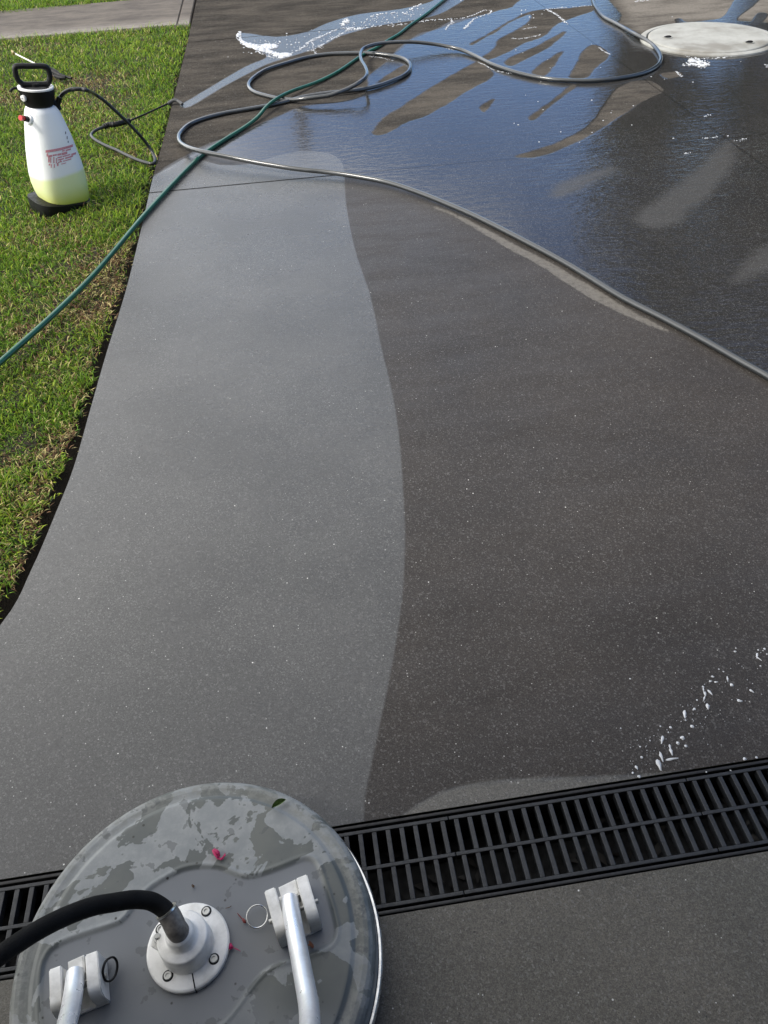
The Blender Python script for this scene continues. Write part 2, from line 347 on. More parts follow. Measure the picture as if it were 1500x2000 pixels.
def concrete_attrs(me,V):
    P=V[:,:2]
    cl=np.maximum(sdf(P,poly(CLEAN,2)),sdf(P,poly(CLEAN2,3)))
    dry=np.full(len(P),-.35)
    for d in DRY: dry=np.maximum(dry,sdf(P,poly(d,3)))
    pud=np.full(len(P),-.35)
    for d in WETSTREAK: pud=np.maximum(pud,sdf(P,poly(d,3)))
    dry=np.minimum(dry,-pud)
    film=sdf(P,poly(FILM,1)); film=np.where(P[:,0]>3.2,np.maximum(film,np.where(P[:,1]>1.6,.3,-.35)),film)
    dull=np.full(len(P),-.35)
    for d in DULL: dull=np.maximum(dull,sdf(P,poly(d,3)))
    rp=G([(a,b) for a,b,c_ in RESID]); rr=np.array([c_ for *_,c_ in RESID])
    resid=np.full(len(P),-.3)
    for i in range(len(rp)-1):
        a,b=rp[i,:2],rp[i+1,:2]; e=b-a; t=np.clip(((P-a)@e)/(e@e),0,1); d=np.hypot(*(P-a-t[:,None]*e).T); resid=np.maximum(resid,rr[i]*(1-t)+rr[i+1]*t-d)
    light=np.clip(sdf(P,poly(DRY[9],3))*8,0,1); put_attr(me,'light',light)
    jy=np.full(len(P),9.)
    for l in JOINTS:
        if l[0][0]<0:
            y_=l[0][1]+(P[:,0]-l[0][0])*(l[1][1]-l[0][1])/(l[1][0]-l[0][0]); d_=P[:,1]-y_; jy=np.where(np.abs(d_)<np.abs(jy),d_,jy)
    put_attr(me,'apron',np.clip(sdf(P,poly(CLEAN2,3))*150,0,.7)); put_attr(me,'jointx',P[:,0]-2.405); j=jy
    wind=np.clip((P[:,0]-.95)/.9,0,1)*np.clip((4.9-P[:,1])/1.2,0,1)+.35*np.clip((P[:,1]-5)/1.5,0,1)
    for k,a in (('clean',cl),('dry',dry),('film',film),('dull',dull),('puddle',pud),('resid',resid),('joint',j),('wind',wind)): put_attr(me,k,a)
vs=[DRAIN_Y1]; 
while vs[-1]<13: vs.append(vs[-1]+.010+.0028*max(0,vs[-1]-.7)**1.2)
us=np.linspace(0,1,420)
us=us*.62+.38*us**2.2
me,V=sheet('driveway',np.array(vs),us,lambda y:edge_x(y),lambda y:np.full(len(y),6.5),CONC)
concrete_attrs(me,V); tag(link('driveway',me,CONC),kind='structure')
# slab edge face towards the lawn
bm=bmesh.new(); pr=None
for (x,y) in EDGE:
    if y<DRAIN_Y1: continue
    a=bm.verts.new((x,y,0)); b=bm.verts.new((x+.003,y,-.12))
    if pr: bm.faces.new((pr[0],a,b,pr[1]))
    pr=(a,b)
EDGEM=simple('slab_edge_concrete',(.06,.055,.05),.9,var=.4,scale=40,bump=.6)
tag(finish(bm,'driveway_edge',EDGEM),kind='structure')
# apron between the drain and the garage
me,V=sheet('garage_apron',np.linspace(-.7,DRAIN_Y0,90),np.linspace(0,1,300),lambda y:edge_x(y),lambda y:np.full(len(y),6.5),CONC)
for k,v in (('clean',.0003),('dry',-.3),('film',-.3),('dull',-.3),('puddle',-.3),('resid',-.3),('joint',.3),('jointx',.3),('light',0),('apron',1),('wind',0)): put_attr(me,k,np.full(len(V),v))
tag(link('garage_apron',me,CONC),kind='structure')
# ------------------------------------------------------------------ ground to the horizon, soil under the lawn
SOIL=simple('dark_soil',(.02,.014,.009),.95,var=.6,scale=60,bump=1.0,bs=90)
bm=bmesh.new()
n=40; pr=None
gv=[(-400,-400),(400,-400),(400,800),(-400,800)]
for p in [gv]: bm.faces.new([bm.verts.new((x,y,-.30)) for x,y in p])
gm=Mat('far_grass',(.06,.09,.02),.95); nn=gm.noise(.6,6,.7); gm.set('Base Color',gm.mix(nn,(.04,.07,.012),(.11,.13,.03)))
tag(finish(bm,'ground',gm.m,smooth=False),kind='structure')
def path_near(x): return np.interp(x,[-8,-2.24,-.6],[8.0,8.02,7.93])
# lawn soil: slopes down into the dark cut beside the slab
bm=bmesh.new(); rows=[]
ys=np.linspace(-1.2,7.99,150)
for y in ys:
    xe=float(edge_x(y)); xs=[-8,-4,-2.6,-2,-1.5,xe-.32,xe-.2,xe-.12,xe-.07,xe-.045,xe-.02,xe-.004]
    zs=[-.035]*5+[-.035,-.036,-.04,-.05,-.085,-.10,-.105]
    xs=[min(a,xe-.33-(6-i)*.1) if i<5 else a for i,a in enumerate(xs)]
    rows.append([bm.verts.new((a,y,z+.006*math.sin(a*31+y*17)*(i>4))) for i,(a,z) in enumerate(zip(xs,zs))])
for a,b in zip(rows[:-1],rows[1:]):
    for i in range(len(a)-1): bm.faces.new((a[i],a[i+1],b[i+1],b[i]))
sm=Mat('lawn_soil',(.03,.022,.012),.95); sm.set('Base Color',sm.mix(sm.noise(50,5,.7),(.006,.0045,.003),(.035,.025,.012))); sm.set('Normal',sm.bump(sm.noise(90,4,.7),.9,.01))
tag(finish(bm,'lawn_ground',sm.m),kind='structure')
# footpath
fm=Mat('footpath_concrete',(.2,.18,.16),.85)
a_=fm.noise(3,8,.7,stretch=(1,2.2,1)); b_=fm.noise(22,6,.75,stretch=(.7,1.6,1))
cc=fm.mix(fm.ramp(a_,.3,.7),(.062,.050,.040),(.14,.118,.095)); cc=fm.mix(fm.ramp(b_,.5,.75,0,.7),cc,(.06,.05,.045))
yy=fm.sep(fm.co)[1]; cc=fm.mix(fm.math('MULTIPLY',fm.ramp(yy,8.35,7.98),fm.ramp(b_,.35,.6,.25,.8)),cc,(.30,.27,.235))
fm.set('Base Color',cc); fm.set('Normal',fm.bump(b_,.5,.006))
def quad_slab(name,pts,z0,z1,mat,bev=.006):
    bm=bmesh.new(); add_prism(bm,pts,z0,z1); es=[e for e in bm.edges if all(abs(v.co.z-z1)<1e-6 for v in e.verts)]
    bmesh.ops.bevel(bm,geom=es,offset=bev,segments=2,affect='EDGES'); return tag(finish(bm,name,mat,smooth=False),kind='structure')
quad_slab('footpath',[(-9,8.0),(-.737,7.985),(-.727,9.27),(-9,8.98)],-.12,-.014,fm.m)
quad_slab('footpath',[(-.731,7.97),(-.625,7.96),(-.612,9.3),(-.721,9.27)],-.12,-.012,fm.m)
# ------------------------------------------------------------------ trench drain
IRON=simple('black_cast_iron',(.014,.016,.019),.5,0,var=.35,scale=60,bump=.35,bs=500,spec=.6)
IRON2=simple('black_drain_frame',(.014,.014,.015),.5,var=.3,scale=50,bump=.2)
td=empty('trench_drain',(0,.598,0)); tag(td,'long black trench drain with slotted grate set across the concrete beside the round machine','drain')
X0,X1=-2.3,4.4
bm=bmesh.new()
for (a,b) in ((DRAIN_Y1-.010,DRAIN_Y1-.0035),(DRAIN_Y0+.0035,DRAIN_Y0+.010)): add_box(bm,X0,X1,a,b,-.06,-.002,.002)
finish(bm,'frame',IRON2,td,smooth=False)
bm=bmesh.new()
zc=-.16
v=[bm.verts.new(q) for q in ((X0,DRAIN_Y0,-.0045),(X1,DRAIN_Y0,-.0045),(X1,DRAIN_Y0,zc),(X0,DRAIN_Y0,zc),(X0,DRAIN_Y1,zc),(X1,DRAIN_Y1,zc),(X1,DRAIN_Y1,-.0045),(X0,DRAIN_Y1,-.0045))]
for f in ((0,1,2,3),(3,2,5,4),(4,5,6,7)): bm.faces.new([v[i] for i in f])
finish(bm,'channel',simple('channel_lining',(.004,.004,.004),.6,var=.4),td,smooth=False)
g0,g1=DRAIN_Y0+.015,DRAIN_Y1-.015; gm_=(g0+g1)/2; pitch=.0274; nb=18; mod=pitch*nb
x=X0
k=0
while x<X1:
    bm=bmesh.new(); xe=x+mod-.002; zt=-.003
    # rails
    for a,b in ((g0,g0+.007),(gm_-.0035,gm_+.0035),(g1-.007,g1)): add_box(bm,x,xe,a,b,-.022,zt,.0012)
    for i in range(nb):
        cx=x+(i+.5)*pitch; 
        for a,b in ((g0+.007,gm_-.0035),(gm_+.0035,g1-.007)): add_box(bm,cx-.0046,cx+.0046,a,b,-.022,zt-.0008,.0012)
    for cx in (x+.002,xe-.002): pass
    finish(bm,'grate',IRON,td,smooth=False); x+=mod; k+=1
# leaf litter and water in the channel
bm=bmesh.new()
for i in range(700):
    p=Vector((random.uniform(X0,3),random.uniform(DRAIN_Y0+.01,DRAIN_Y1-.01),zc+.006+random.random()*.012)); a=random.uniform(0,6.3); L=random.uniform(.008,.022); W=L*.4
    u=Vector((math.cos(a),math.sin(a),random.uniform(-.3,.3)))*L; v_=Vector((-math.sin(a),math.cos(a),random.uniform(-.3,.3)))*W
    bm.faces.new([bm.verts.new(q) for q in (p-u,p-v_,p+u,p+v_)])
tag(finish(bm,'leaf_litter',simple('rotting_leaves',(.022,.018,.014),.5,var=.6,scale=20),smooth=False),'dark rotting leaf scraps lying in the bottom of the trench drain','leaf litter',kind='stuff')
# ------------------------------------------------------------------ manhole
mc=Vector((3.208,6.061,0))
LID=Mat('pale_manhole_concrete',(.5,.5,.47),.8)
a_=LID.noise(5,6,.65); b_=LID.noise(60,4,.7)
cc=LID.mix(LID.ramp(a_,.35,.7),(.40,.40,.375),(.30,.30,.275)); cc=LID.mix(LID.ramp(b_,.5,.75,0,.35),cc,(.25,.24,.21))
cc=LID.mix(LID.ramp(LID.noise(2.2,4,.6),.5,.68,0,.65),cc,(.15,.135,.11)); LID.set('Base Color',cc); LID.set('Normal',LID.bump(b_,.5,.004))
mh=empty('manhole_cover',mc); tag(mh,'round pale concrete manhole cover set in the wet driveway near the looped hose','manhole cover')
bm=bmesh.new(); r=.425
add_lathe(bm,[(r,-.05),(r,.014),(r-.004,.018),(r-.02,.02),(r-.12,.021),(.001,.022)],mc,64); finish(bm,'lid',LID.m,mh,ang=50)
bm=bmesh.new(); rings=[]
for rr,z in ((r+.011,-.04),(r+.011,.010),(r+.014,.014),(r+.045,.014),(r+.055,.008),(r+.058,-.03)):
    rings.append([bm.verts.new(mc+Vector((rr*math.cos(t),rr*math.sin(t),z))) for t in np.linspace(0,2*math.pi,72,endpoint=False)])
for a,b in zip(rings[:-1],rings[1:]):
    for i in range(72): bm.faces.new((a[i],a[(i+1)%72],b[(i+1)%72],b[i]))
finish(bm,'ring',LID.m,mh)
DK=simple('black_recess',(.01,.01,.01),.8)
for px in ((1304,73),(1463,83)):
    c=G1(*px,.022); bm=bmesh.new(); add_lathe(bm,[(.036,.0),(.036,.003),(.028,.003),(.028,-.001)],c,20,cap=False)
    ho=finish(bm,'lifting_pocket',LID.m,mh)
    bm=bmesh.new(); add_lathe(bm,[(.022,.0012),(.022,.0018)],c,16); add_tube(bm,[c+Vector((-.025,0,.004)),c+Vector((-.01,0,.009)),c+Vector((.01,0,.009)),c+Vector((.025,0,.004))],.004,8)
    finish(bm,'lifting_ring',DK,ho)
# ------------------------------------------------------------------ hoses
def rubber(name,c,rough,var=.15,wet=.5):
    m=Mat(name,c,rough); n=m.noise(25,5,.6); m.set('Base Color',m.mix(m.ramp(n,.3,.75),tuple(x*(1-var) for x in c),tuple(x*(1+var) for x in c)))
    m.set('Coat Weight',wet); m.set('Coat Roughness',.13); m.set('Normal',m.bump(m.noise(160,3),.15,.002)); return m.m
GREY=rubber('grey_hose_rubber',(.020,.024,.027),.42,wet=1.0); GREEN=rubber('green_hose_rubber',(.002,.085,.045),.38,wet=.35); BLACK=rubber('black_hose_rubber',(.012,.013,.014),.5,wet=.25)
grey=[(1560,772,.013),(1500,735,.013),(1450,707,.013),(1380,667,.013),(1300,624,.013),(1240,594,.013),(1200,572,.013),(1100,511,.013),(1000,458,.013),(930,423,.014),(880,401,.016),(820,377,.018),(760,357,.02),(700,345,.022),(640,336,.026),(600,332,.03),(560,327,.035),(500,317,.043),(450,307,.05),(400,297,.052),(370,289,.04),(353,279,.022),(349,268,.016),(354,257,.014),(370,243,.013),(400,231,.013),(440,221,.013),(480,214,.013),(520,207,.013),(560,198,.014),(600,188,.016),(640,182,.02),(680,178,.02),(710,174,.015),(740,167,.014),(765,158,.014),(786,149,.013),(799,138,.013),(801,126,.013),(793,117,.013),(776,111,.013),(750,107,.014),(720,104,.016),(680,104,.016),(640,106,.014),(600,112,.014),(560,123,.016),(520,136,.016),(496,151,.014),(486,163,.013),(488,173,.013),(500,181,.013),(520,187,.014),(542,192,.015),(570,195,.02),(600,192,.036),(640,187,.045),(660,181,.055),(680,173,.065),(700,162,.085),(713,152,.09),(717,142,.09),(713,130,.085),(706,118,.075),(704,106,.07),(709,96,.068),(724,89,.07),(750,84,.07),(790,82,.065),(820,83,.055),(860,88,.035),(900,97,.018),(930,110,.013),(960,125,.013),(1000,139,.013),(1040,149,.013),(1080,155,.013),(1120,157.5,.013),(1160,157.5,.013),(1200,154,.013),(1240,147,.013),(1266,139,.013),(1284,128,.013),(1291,116,.013),(1287,102,.013),(1276,89,.013),(1260,77,.02),(1240,66,.026),(1220,55,.014),(1200,44,.013),(1180,33,.013),(1166,17,.013),(1159,2,.013),(1155,-20,.013),(1150,-50,.013)]
def hose(name,pts,r,mat,seg=14,n=5):
    P=[Vector(q) for q in catmull([tuple(v) for v in path3(pts)],n)]
    bm=bmesh.new(); add_tube(bm,P,r,seg); return finish(bm,name,mat,ang=80)
tag(hose('garden_hose',grey,.0124,GREY),'thick grey hose looping over the wet concrete and off to the right','hose')
green=[(-160,880,.012),(-60,765,.012),(0,708,.012),(60,655,.012),(120,600,.012),(180,540,.013),(230,482,.012),(270,434,.012),(300,400,.012),(336,361,.012),(370,326,.012),(400,299,.011),(440,272,.011),(480,247,.013),(504,228,.022),(520,209,.035),(540,193,.04),(570,178,.028),(620,160,.014),(660,140,.012),(700,113,.011),(720,101,.011),(740,91,.011),(758,79,.011),(780,66,.011),(800,50,.011),(830,29,.011),(860,5,.011),(880,-12,.011),(910,-45,.011)]
tag(hose('garden_hose',green,.0108,GREEN),'thin dark green hose running diagonally from lawn to top edge','hose')
# ------------------------------------------------------------------ foam
FOAM=Mat('soap_foam',(.58,.6,.63),.5); fn=FOAM.noise(120,4,.7); FOAM.set('Normal',FOAM.bump(fn,.8,.004)); FOAM.set('Subsurface Weight',.2); FOAM.set('Subsurface Radius',(.01,.01,.01))
bm=bmesh.new()
def fline(pts,r):
    P=[Vector(q) for q in catmull([tuple(v) for v in path3([(a,b,.0) for a,b in pts])],6)]
    for p0,p1 in zip(P[:-1],P[1:]):
        L=(p1-p0).length; k=max(1,int(L/(r*.55)))
        if random.random()<.10: continue
        for i in range(k):
            if random.random()<.15: continue
            p=p0.lerp(p1,(i+random.random())/k); dropw(p.x+random.gauss(0,r*.45),p.y+random.gauss(0,r*.9),r*random.uniform(.12,.5),r*random.uniform(0,.6),random.uniform(0,360))
def dropw(x,y,r,L=0,ang=0,h=.25):
    c=Vector((x,y,.0008)); a=R(ang); n=8; pts=[]
    for i in range(n):
        t=2*math.pi*i/n; u=math.cos(t)*(r+L); v_=math.sin(t)*r; k=random.uniform(.75,1.2)
        pts.append(Vector((c.x+(u*math.cos(a)-v_*math.sin(a))*k,c.y+(u*math.sin(a)+v_*math.cos(a))*k,c.z)))
    top=bm.verts.new(c+Vector((0,0,max(.0012,r*h*2)))); vs_=[bm.verts.new(p) for p in pts]; mid_=[bm.verts.new((p+(c-p)*.35)+Vector((0,0,max(.001,r*h*1.4)))) for p in pts]
    for i in range(n):
        j=(i+1)%n; bm.faces.new((vs_[i],vs_[j],mid_[j],mid_[i])); bm.faces.new((mid_[i],mid_[j],top))
def fblob(px,n=2):
    P=[Vector(q) for q in catmull([tuple(v) for v in G(px)],n,True)]
    c=sum(P,Vector())/len(P)
    a=[bm.verts.new((p.x,p.y,.001)) for p in P]; b=[bm.verts.new((p.x*.93+c.x*.07,p.y*.93+c.y*.07,.010)) for p in P]
    for i in range(len(P)): bm.faces.new((a[i],a[(i+1)%len(P)],b[(i+1)%len(P)],b[i]))
    f=bm.faces.new(b); bmesh.ops.triangulate(bm,faces=[f])
def froth(px,dens,r0,r1):
    P=np.array(catmull(G(px),3,True)); lo=P[:,:2].min(0); hi=P[:,:2].max(0); n=int((hi[0]-lo[0])*(hi[1]-lo[1])*dens); Q=rng.uniform(lo,hi,(n,2)); d=sdf(Q,P,.3)
    for q,dd in zip(Q,d):
        if dd>-.006: dropw(q[0],q[1],random.uniform(r0,r1)*(1 if dd>.012 else .55),0,0,.3)
froth([(462,72),(464,66),(470,62),(469,70),(472,78),(496,87),(512,88),(520,86),(538,87),(543,92),(528,97),(545,104),(562,104),(570,107),(554,113),(542,112),(516,101),(492,95),(472,84)],6500,.006,.016)
froth([(664,50),(668,44),(672,38),(681,35),(682,40),(678,46),(671,50)],2200,.006,.014)
froth([(672,56),(690,53),(710,55),(690,59)],2200,.005,.012)
froth([(623,90),(632,86),(631,94),(627,95)],1800,.004,.010); froth([(564,116),(580,113),(577,119)],1500,.004,.01)
froth([(1345,117),(1353,114),(1362,116),(1386,122),(1384,127),(1368,134),(1362,128),(1334,128),(1344,122)],5000,.004,.012)
froth([(500,70),(560,76),(640,66),(700,40),(800,20),(840,10),(780,44),(700,56),(620,90),(560,108),(500,92)],130,.003,.007)
froth([(950,30),(1000,14),(1050,8),(1100,30),(1060,60),(980,60)],35,.003,.007)
for l,r_ in (([(555,108),(575,101),(590,94),(606,81),(620,74),(640,66),(660,57),(680,54),(700,55),(740,51),(790,47),(820,42),(850,39),(884,37)],.013),
  ([(600,101),(614,96),(628,89),(645,78),(660,70),(674,62),(686,57)],.009),([(724,31),(742,28),(760,26),(786,25),(804,16),(822,9)],.018),([(788,26),(800,28),(810,29)],.014),
  ([(884,37),(905,35),(926,29),(944,21),(958,20),(956,26),(940,32),(926,37),(915,48),(904,62)],.010),([(606,80),(612,86),(611,92)],.007),([(608,97),(614,100),(617,105)],.008),
  ([(880,38),(884,44),(874,52),(868,58)],.012),([(1068,19),(1085,27),(1098,38),(1110,47)],.012),([(1070,18),(1100,15),(1130,13),(1156,11)],.009),
  ([(470,84),(500,99),(530,112),(548,114)],.012),([(1000,75),(1015,76),(1035,73),(1056,68)],.008),([(1020,57),(1035,55),(1048,53)],.006),([(1232,4),(1260,1),(1278,-2)],.012),
  ([(1170,93),(1180,101),(1192,106)],.008),([(1376,228),(1382,225),(1388,224)],.005),([(1372,270),(1390,269),(1404,267)],.005),([(1434,275),(1446,274),(1460,270)],.006),([(1336,299),(1342,300),(1350,298)],.006),
  ([(1330,149),(1322,140),(1326,146)],.008),([(1490,125),(1500,128),(1494,132)],.01),([(1340,110),(1355,113),(1380,114),(1410,112),(1430,108)],.012),([(935,122),(948,128),(966,137),(985,142),(998,144)],.006),
  ([(1160,156),(1180,154),(1200,151)],.005),([(720,110),(740,112),(757,116),(768,119)],.007),([(850,89),(868,92),(880,97),(888,98)],.009)):
    fline(l,r_)
def drop(x,y,r,L=0,ang=0,h=.25):
    c=G1(x,y,.0008); a=R(ang); n=10; pts=[]
    for i in range(n):
        t=2*math.pi*i/n; u=math.cos(t)*(r+L); v_=math.sin(t)*r*(1 if math.cos(t)<0 or L==0 else .6); k=random.uniform(.82,1.15)
        pts.append(Vector((c.x+(u*math.cos(a)-v_*math.sin(a))*k,c.y+(u*math.sin(a)+v_*math.cos(a))*k,c.z)))
    top=bm.verts.new(c+Vector((0,0,max(.0012,r*h*2)))); vs_=[bm.verts.new(p) for p in pts]; mid_=[bm.verts.new((p+(c-p)*.35)+Vector((0,0,max(.001,r*h*1.4)))) for p in pts]
    for i in range(n):
        j=(i+1)%n; bm.faces.new((vs_[i],vs_[j],mid_[j],mid_[i])); bm.faces.new((mid_[i],mid_[j],top))
z=4.6875
for q in ((1205,215,.0018),(1200,245,.0028,.001,0),(1410,232,.0022),(1400,285,.003,.006,120),(1415,310,.002,.006,60),(1350,608,.0035,.002,60),(1240,698,.0042,.002,20),(1130,500,.0022,.006,110),(1168,552,.0042),(1050,408,.0018),(1092,430,.0018),(995,475,.0028,.001,20),(975,518,.0028,.001,0),(1025,525,.0025,.002,0),(970,620,.0035,.004,70),(925,635,.0036,.003,110),(910,600,.0018,.005,110),(905,568,.0026),(915,680,.002,.006,130),(948,750,.0048,.003,110),(850,690,.0022),(825,775,.0034,.001,160),(738,822,.0042,.008,105),(745,875,.002),(805,932,.0042),(608,940,.003),(515,930,.002),(588,985,.0018),(718,1038,.0048),(675,1085,.004),(748,1112,.0034),(532,1055,.0035,.007,120),(603,1120,.003,.004,100),(615,1165,.0036,.005,95),(625,1230,.0036,.011,0),(525,1212,.004,.008,95),(505,1288,.0062,.007,95),(343,1215,.0028),(298,1310,.0034,.002,80),(262,1357,.0026),(320,1390,.0034),(330,1118,.0022),(420,1062,.0018),(1285,1230,.0036),(1395,1215,.0028),(152,948,.0016),(237,495,.0018),(1158,1335,.0016),(935,1350,.0016),(1470,222,.003),(1490,270,.002),(1430,378,.002),(1455,238,.0016)):
    drop(1180+q[0]/z,1220+q[1]/z,q[2],q[3] if len(q)>3 else 0,-(q[4] if len(q)>4 else 0))
for i in range(110):
    t=random.random(); x=1235+230*t+random.gauss(0,26); y=1500-180*t+random.gauss(0,24)
    if y<1505: drop(x,y,random.uniform(.0004,.0012))
for i in range(60): 
    t=random.random(); drop(470+400*t+random.gauss(0,22),100-85*t+random.gauss(0,9),random.uniform(.003,.008))
for i in range(30): drop(random.uniform(960,1450),random.uniform(20,300),random.uniform(.002,.005))
tag(finish(bm,'soap_foam',FOAM.m),'white soap foam in thin streaks and splashed drops on the wet concrete','foam',kind='stuff')
# ------------------------------------------------------------------ surface cleaner
DC=Vector((-.3008,.4635,0)); DZ=.13; DR=.296
sc=empty('surface_cleaner',DC); tag(sc,'round grey surface cleaning machine with aluminium hub and handle tubes over the drain','surface cleaner')
RIDGE=[(80,1950),(84,1890),(92,1868),(103,1853),(130,1838),(177,1822),(215,1810),(236,1802),(250,1788),(262,1772),(280,1750),(300,1732),(324,1717),(355,1701),(385,1695),(412,1694),(435,1698),(460,1709),(484,1714),(510,1709),(537,1700),(565,1689),(593,1678),(610,1680),(620,1692),(631,1723),(644,1765),(654,1804),(655,1824),(647,1841),(630,1852),(608,1860),(580,1869),(547,1880),(522,1892),(507,1905),(490,1925),(471,1951),(451,1978),(431,2000),(400,2040),(330,2110),(200,2130),(110,2080),(84,2010)]
RP=np.array(catmull(G(RIDGE,DZ),2,True))
prof=[(.0,.134),(.05,.1335),(.10,.133),(.2,.1315),(.252,.130),(.2555,.1295),(.259,.1272),(.2625,.1255),(.268,.1255),(.276,.1265),(.284,.1252),(.290,.121),(.2945,.114),(.296,.105),(.2965,.085),(.2975,.062)]
pr_r=np.array([p[0] for p in prof]); pr_z=np.array([p[1] for p in prof])
nr=150; nth=420
rr=np.concatenate([np.linspace(.004,.25,nr-50),np.linspace(.2515,.284,30),np.linspace(.285,.2975,20)])
th=np.linspace(0,2*math.pi,nth,endpoint=False)
RR,TH=np.meshgrid(rr,th,indexing='ij')
X=DC.x+RR*np.cos(TH); Yv=DC.y+RR*np.sin(TH); Z=np.interp(RR,pr_r,pr_z)
d=sdf(np.stack([X.ravel(),Yv.ravel()],1),RP,.1).reshape(X.shape)
def sst(x): x=np.clip(x,0,1); return x*x*(3-2*x)
Z=Z-.0035*sst((d+.003)/.006)+.0016*np.exp(-((d+.0045)/.003)**2)
V=np.stack([X.ravel(),Yv.ravel(),Z.ravel()],1)
i=(np.arange(len(rr)-1)[:,None]*nth); j=np.arange(nth)[None,:]; jn=(j+1)%nth
Fc=np.stack([i+j,i+nth+j,i+nth+jn,i+jn],-1).reshape(-1,4)
me=bpy.data.meshes.new('cover'); me.vertices.add(len(V)); me.vertices.foreach_set('co',V.ravel())
me.loops.add(Fc.size); me.loops.foreach_set('vertex_index',Fc.ravel().astype(np.int32)); me.polygons.add(len(Fc))
me.polygons.foreach_set('loop_start',np.arange(0,Fc.size,4,dtype=np.int32)); me.polygons.foreach_set('loop_total',np.full(len(Fc),4,dtype=np.int32)); me.update(); me.validate(); me.shade_smooth()
put_attr(me,'inner',d.ravel())
cm=Mat('grey_moulded_plastic',(.2,.21,.22),.42); s=cm
base=s.mix(s.ramp(s.noise(3,4,.6),.3,.7),(.150,.166,.182),(.185,.198,.208))
pos=s.sep(s.co)
rad_=s.math('SQRT',s.math('ADD',s.math('POWER',s.math('ADD',pos[0],.3008),2),s.math('POWER',s.math('SUBTRACT',pos[1],.4635),2)))
outer=s.ramp(s.attr('inner'),.006,-.004)
q=s.math('ADD',s.math('ADD',s.noise(12,4,.55,dist=.6),s.math('MULTIPLY',s.noise(48,3,.6),.16)),s.math('MULTIPLY',pos[0],-.12))
dryp=s.ramp(q,.572,.586)
lightg=s.mix(s.ramp(s.noise(30,5,.7),.35,.7),(.25,.265,.267),(.33,.34,.335))
darkg=s.mix(s.ramp(s.noise(9,4,.6),.4,.65),(.090,.100,.096),(.122,.130,.118))
region=s.math('MULTIPLY',outer,s.ramp(s.math('ADD',pos[1],s.math('MULTIPLY',s.noise(5,3,.5),.35)),.46,.60))
dryp=s.math('MULTIPLY',dryp,region)
base=s.mix(s.ramp(s.noise(3,4,.6),.3,.7),(.135,.147,.162),(.172,.182,.194))
c=s.mix(region,base,darkg); c=s.mix(s.math('MULTIPLY',dryp,.9),c,lightg)
c=s.mix(s.math('MULTIPLY',s.ramp(rad_,.255,.275),s.ramp(s.noise(70,4,.7),.42,.62,.12,.8)),c,(.21,.215,.20))
c=s.mix(s.math('MULTIPLY',s.ramp(s.noise(30,3,.6),.62,.64),.5),c,(.062,.068,.070))
dd,kk=s.vor(60); c=s.mix(s.math('MULTIPLY',s.ramp(dd,.2,.08),s.ramp(s.sep(kk)[0],.88,.91)),c,(.025,.025,.022))
s.set('Base Color',c); s.set('Roughness',s.mixf(dryp,.40,.7)); s.set('Normal',s.bump(s.noise(600,2,.6),.12,.0008,s.bump(s.noise(40,4,.6),.12,.002)))
cover=link('cover',me,cm.m,sc)
# bumper ring and skirt below
bm=bmesh.new(); ringp=[(.2985,.072),(.302,.072),(.3045,.069),(.305,.062),(.3045,.055),(.300,.052),(.294,.053)]
def add_ring(bm,prof,c,seg=160):
    c=Vector(c); rs=[[bm.verts.new(c+Vector((r*math.cos(2*math.pi*k/seg),r*math.sin(2*math.pi*k/seg),h))) for k in range(seg)] for r,h in prof]
    for a,b in zip(rs[:-1],rs[1:]):
        for k in range(seg): bm.faces.new((a[k],a[(k+1)%seg],b[(k+1)%seg],b[k]))
add_ring(bm,ringp,DC); STEEL=simple('bright_rim_steel',(.78,.79,.8),.25,1,var=.06); finish(bm,'bumper_ring',STEEL,sc)
bm=bmesh.new(); add_ring(bm,[(.2975,.062),(.292,.055),(.290,.03),(.291,.006),(.287,.006)],DC); finish(bm,'skirt',simple('black_skirt',(.015,.015,.016),.7),sc)
ALU=Mat('cast_aluminium',(.72,.71,.68),.45,.08); n_=ALU.noise(30,5,.65); ALU.set('Base Color',ALU.mix(ALU.ramp(n_,.35,.75),(.90,.89,.86),(.66,.65,.61))); ALU.set('Roughness',ALU.ramp(n_,.3,.7,.34,.55)); ALU.set('Normal',ALU.bump(ALU.noise(300,3),.25,.0006)); ALU=ALU.m
TUBEM=Mat('aluminium_tube',(.75,.77,.8),.3,.55); n_=TUBEM.noise(18,5,.7); TUBEM.set('Base Color',TUBEM.mix(TUBEM.ramp(n_,.4,.75),(.93,.94,.96),(.70,.71,.72))); TUBEM.set('Roughness',TUBEM.ramp(n_,.3,.7,.24,.42)); TUBEM=TUBEM.m
FZ=.131
hc=G1(367,1847,FZ+.012)
HX=Vector((hc.x,hc.y,0))
bm=bmesh.new(); add_lathe(bm,[(.066,FZ),(.0665,FZ+.010),(.065,FZ+.0118),(.0625,FZ+.0125),(.001,FZ+.0125)],HX,72)
fl=finish(bm,'hub_flange',ALU,sc)
zt=FZ+.0125
bm=bmesh.new(); slit=[(385,1880),(382,1934)]
a=G1(374,1893,zt); b=G1(381,1931,zt); dv=(b-a).normalized(); pv=Vector((-dv.y,dv.x,0))*.0010
bm.faces.new([bm.verts.new(q+Vector((0,0,.0004))) for q in (a-pv,b-pv,b+pv,a+pv)]); bb=b+dv*.003
bm.faces.new([bm.verts.new(q) for q in (b-pv+dv*.001+Vector((0,0,.0004)),b+pv+dv*.001+Vector((0,0,.0004)),bb+pv-Vector((0,0,.012)),bb-pv-Vector((0,0,.012)))])
finish(bm,'slit',DK,fl,smooth=False)
BOLT=simple('zinc_bolt',(.5,.5,.48),.4,.8)
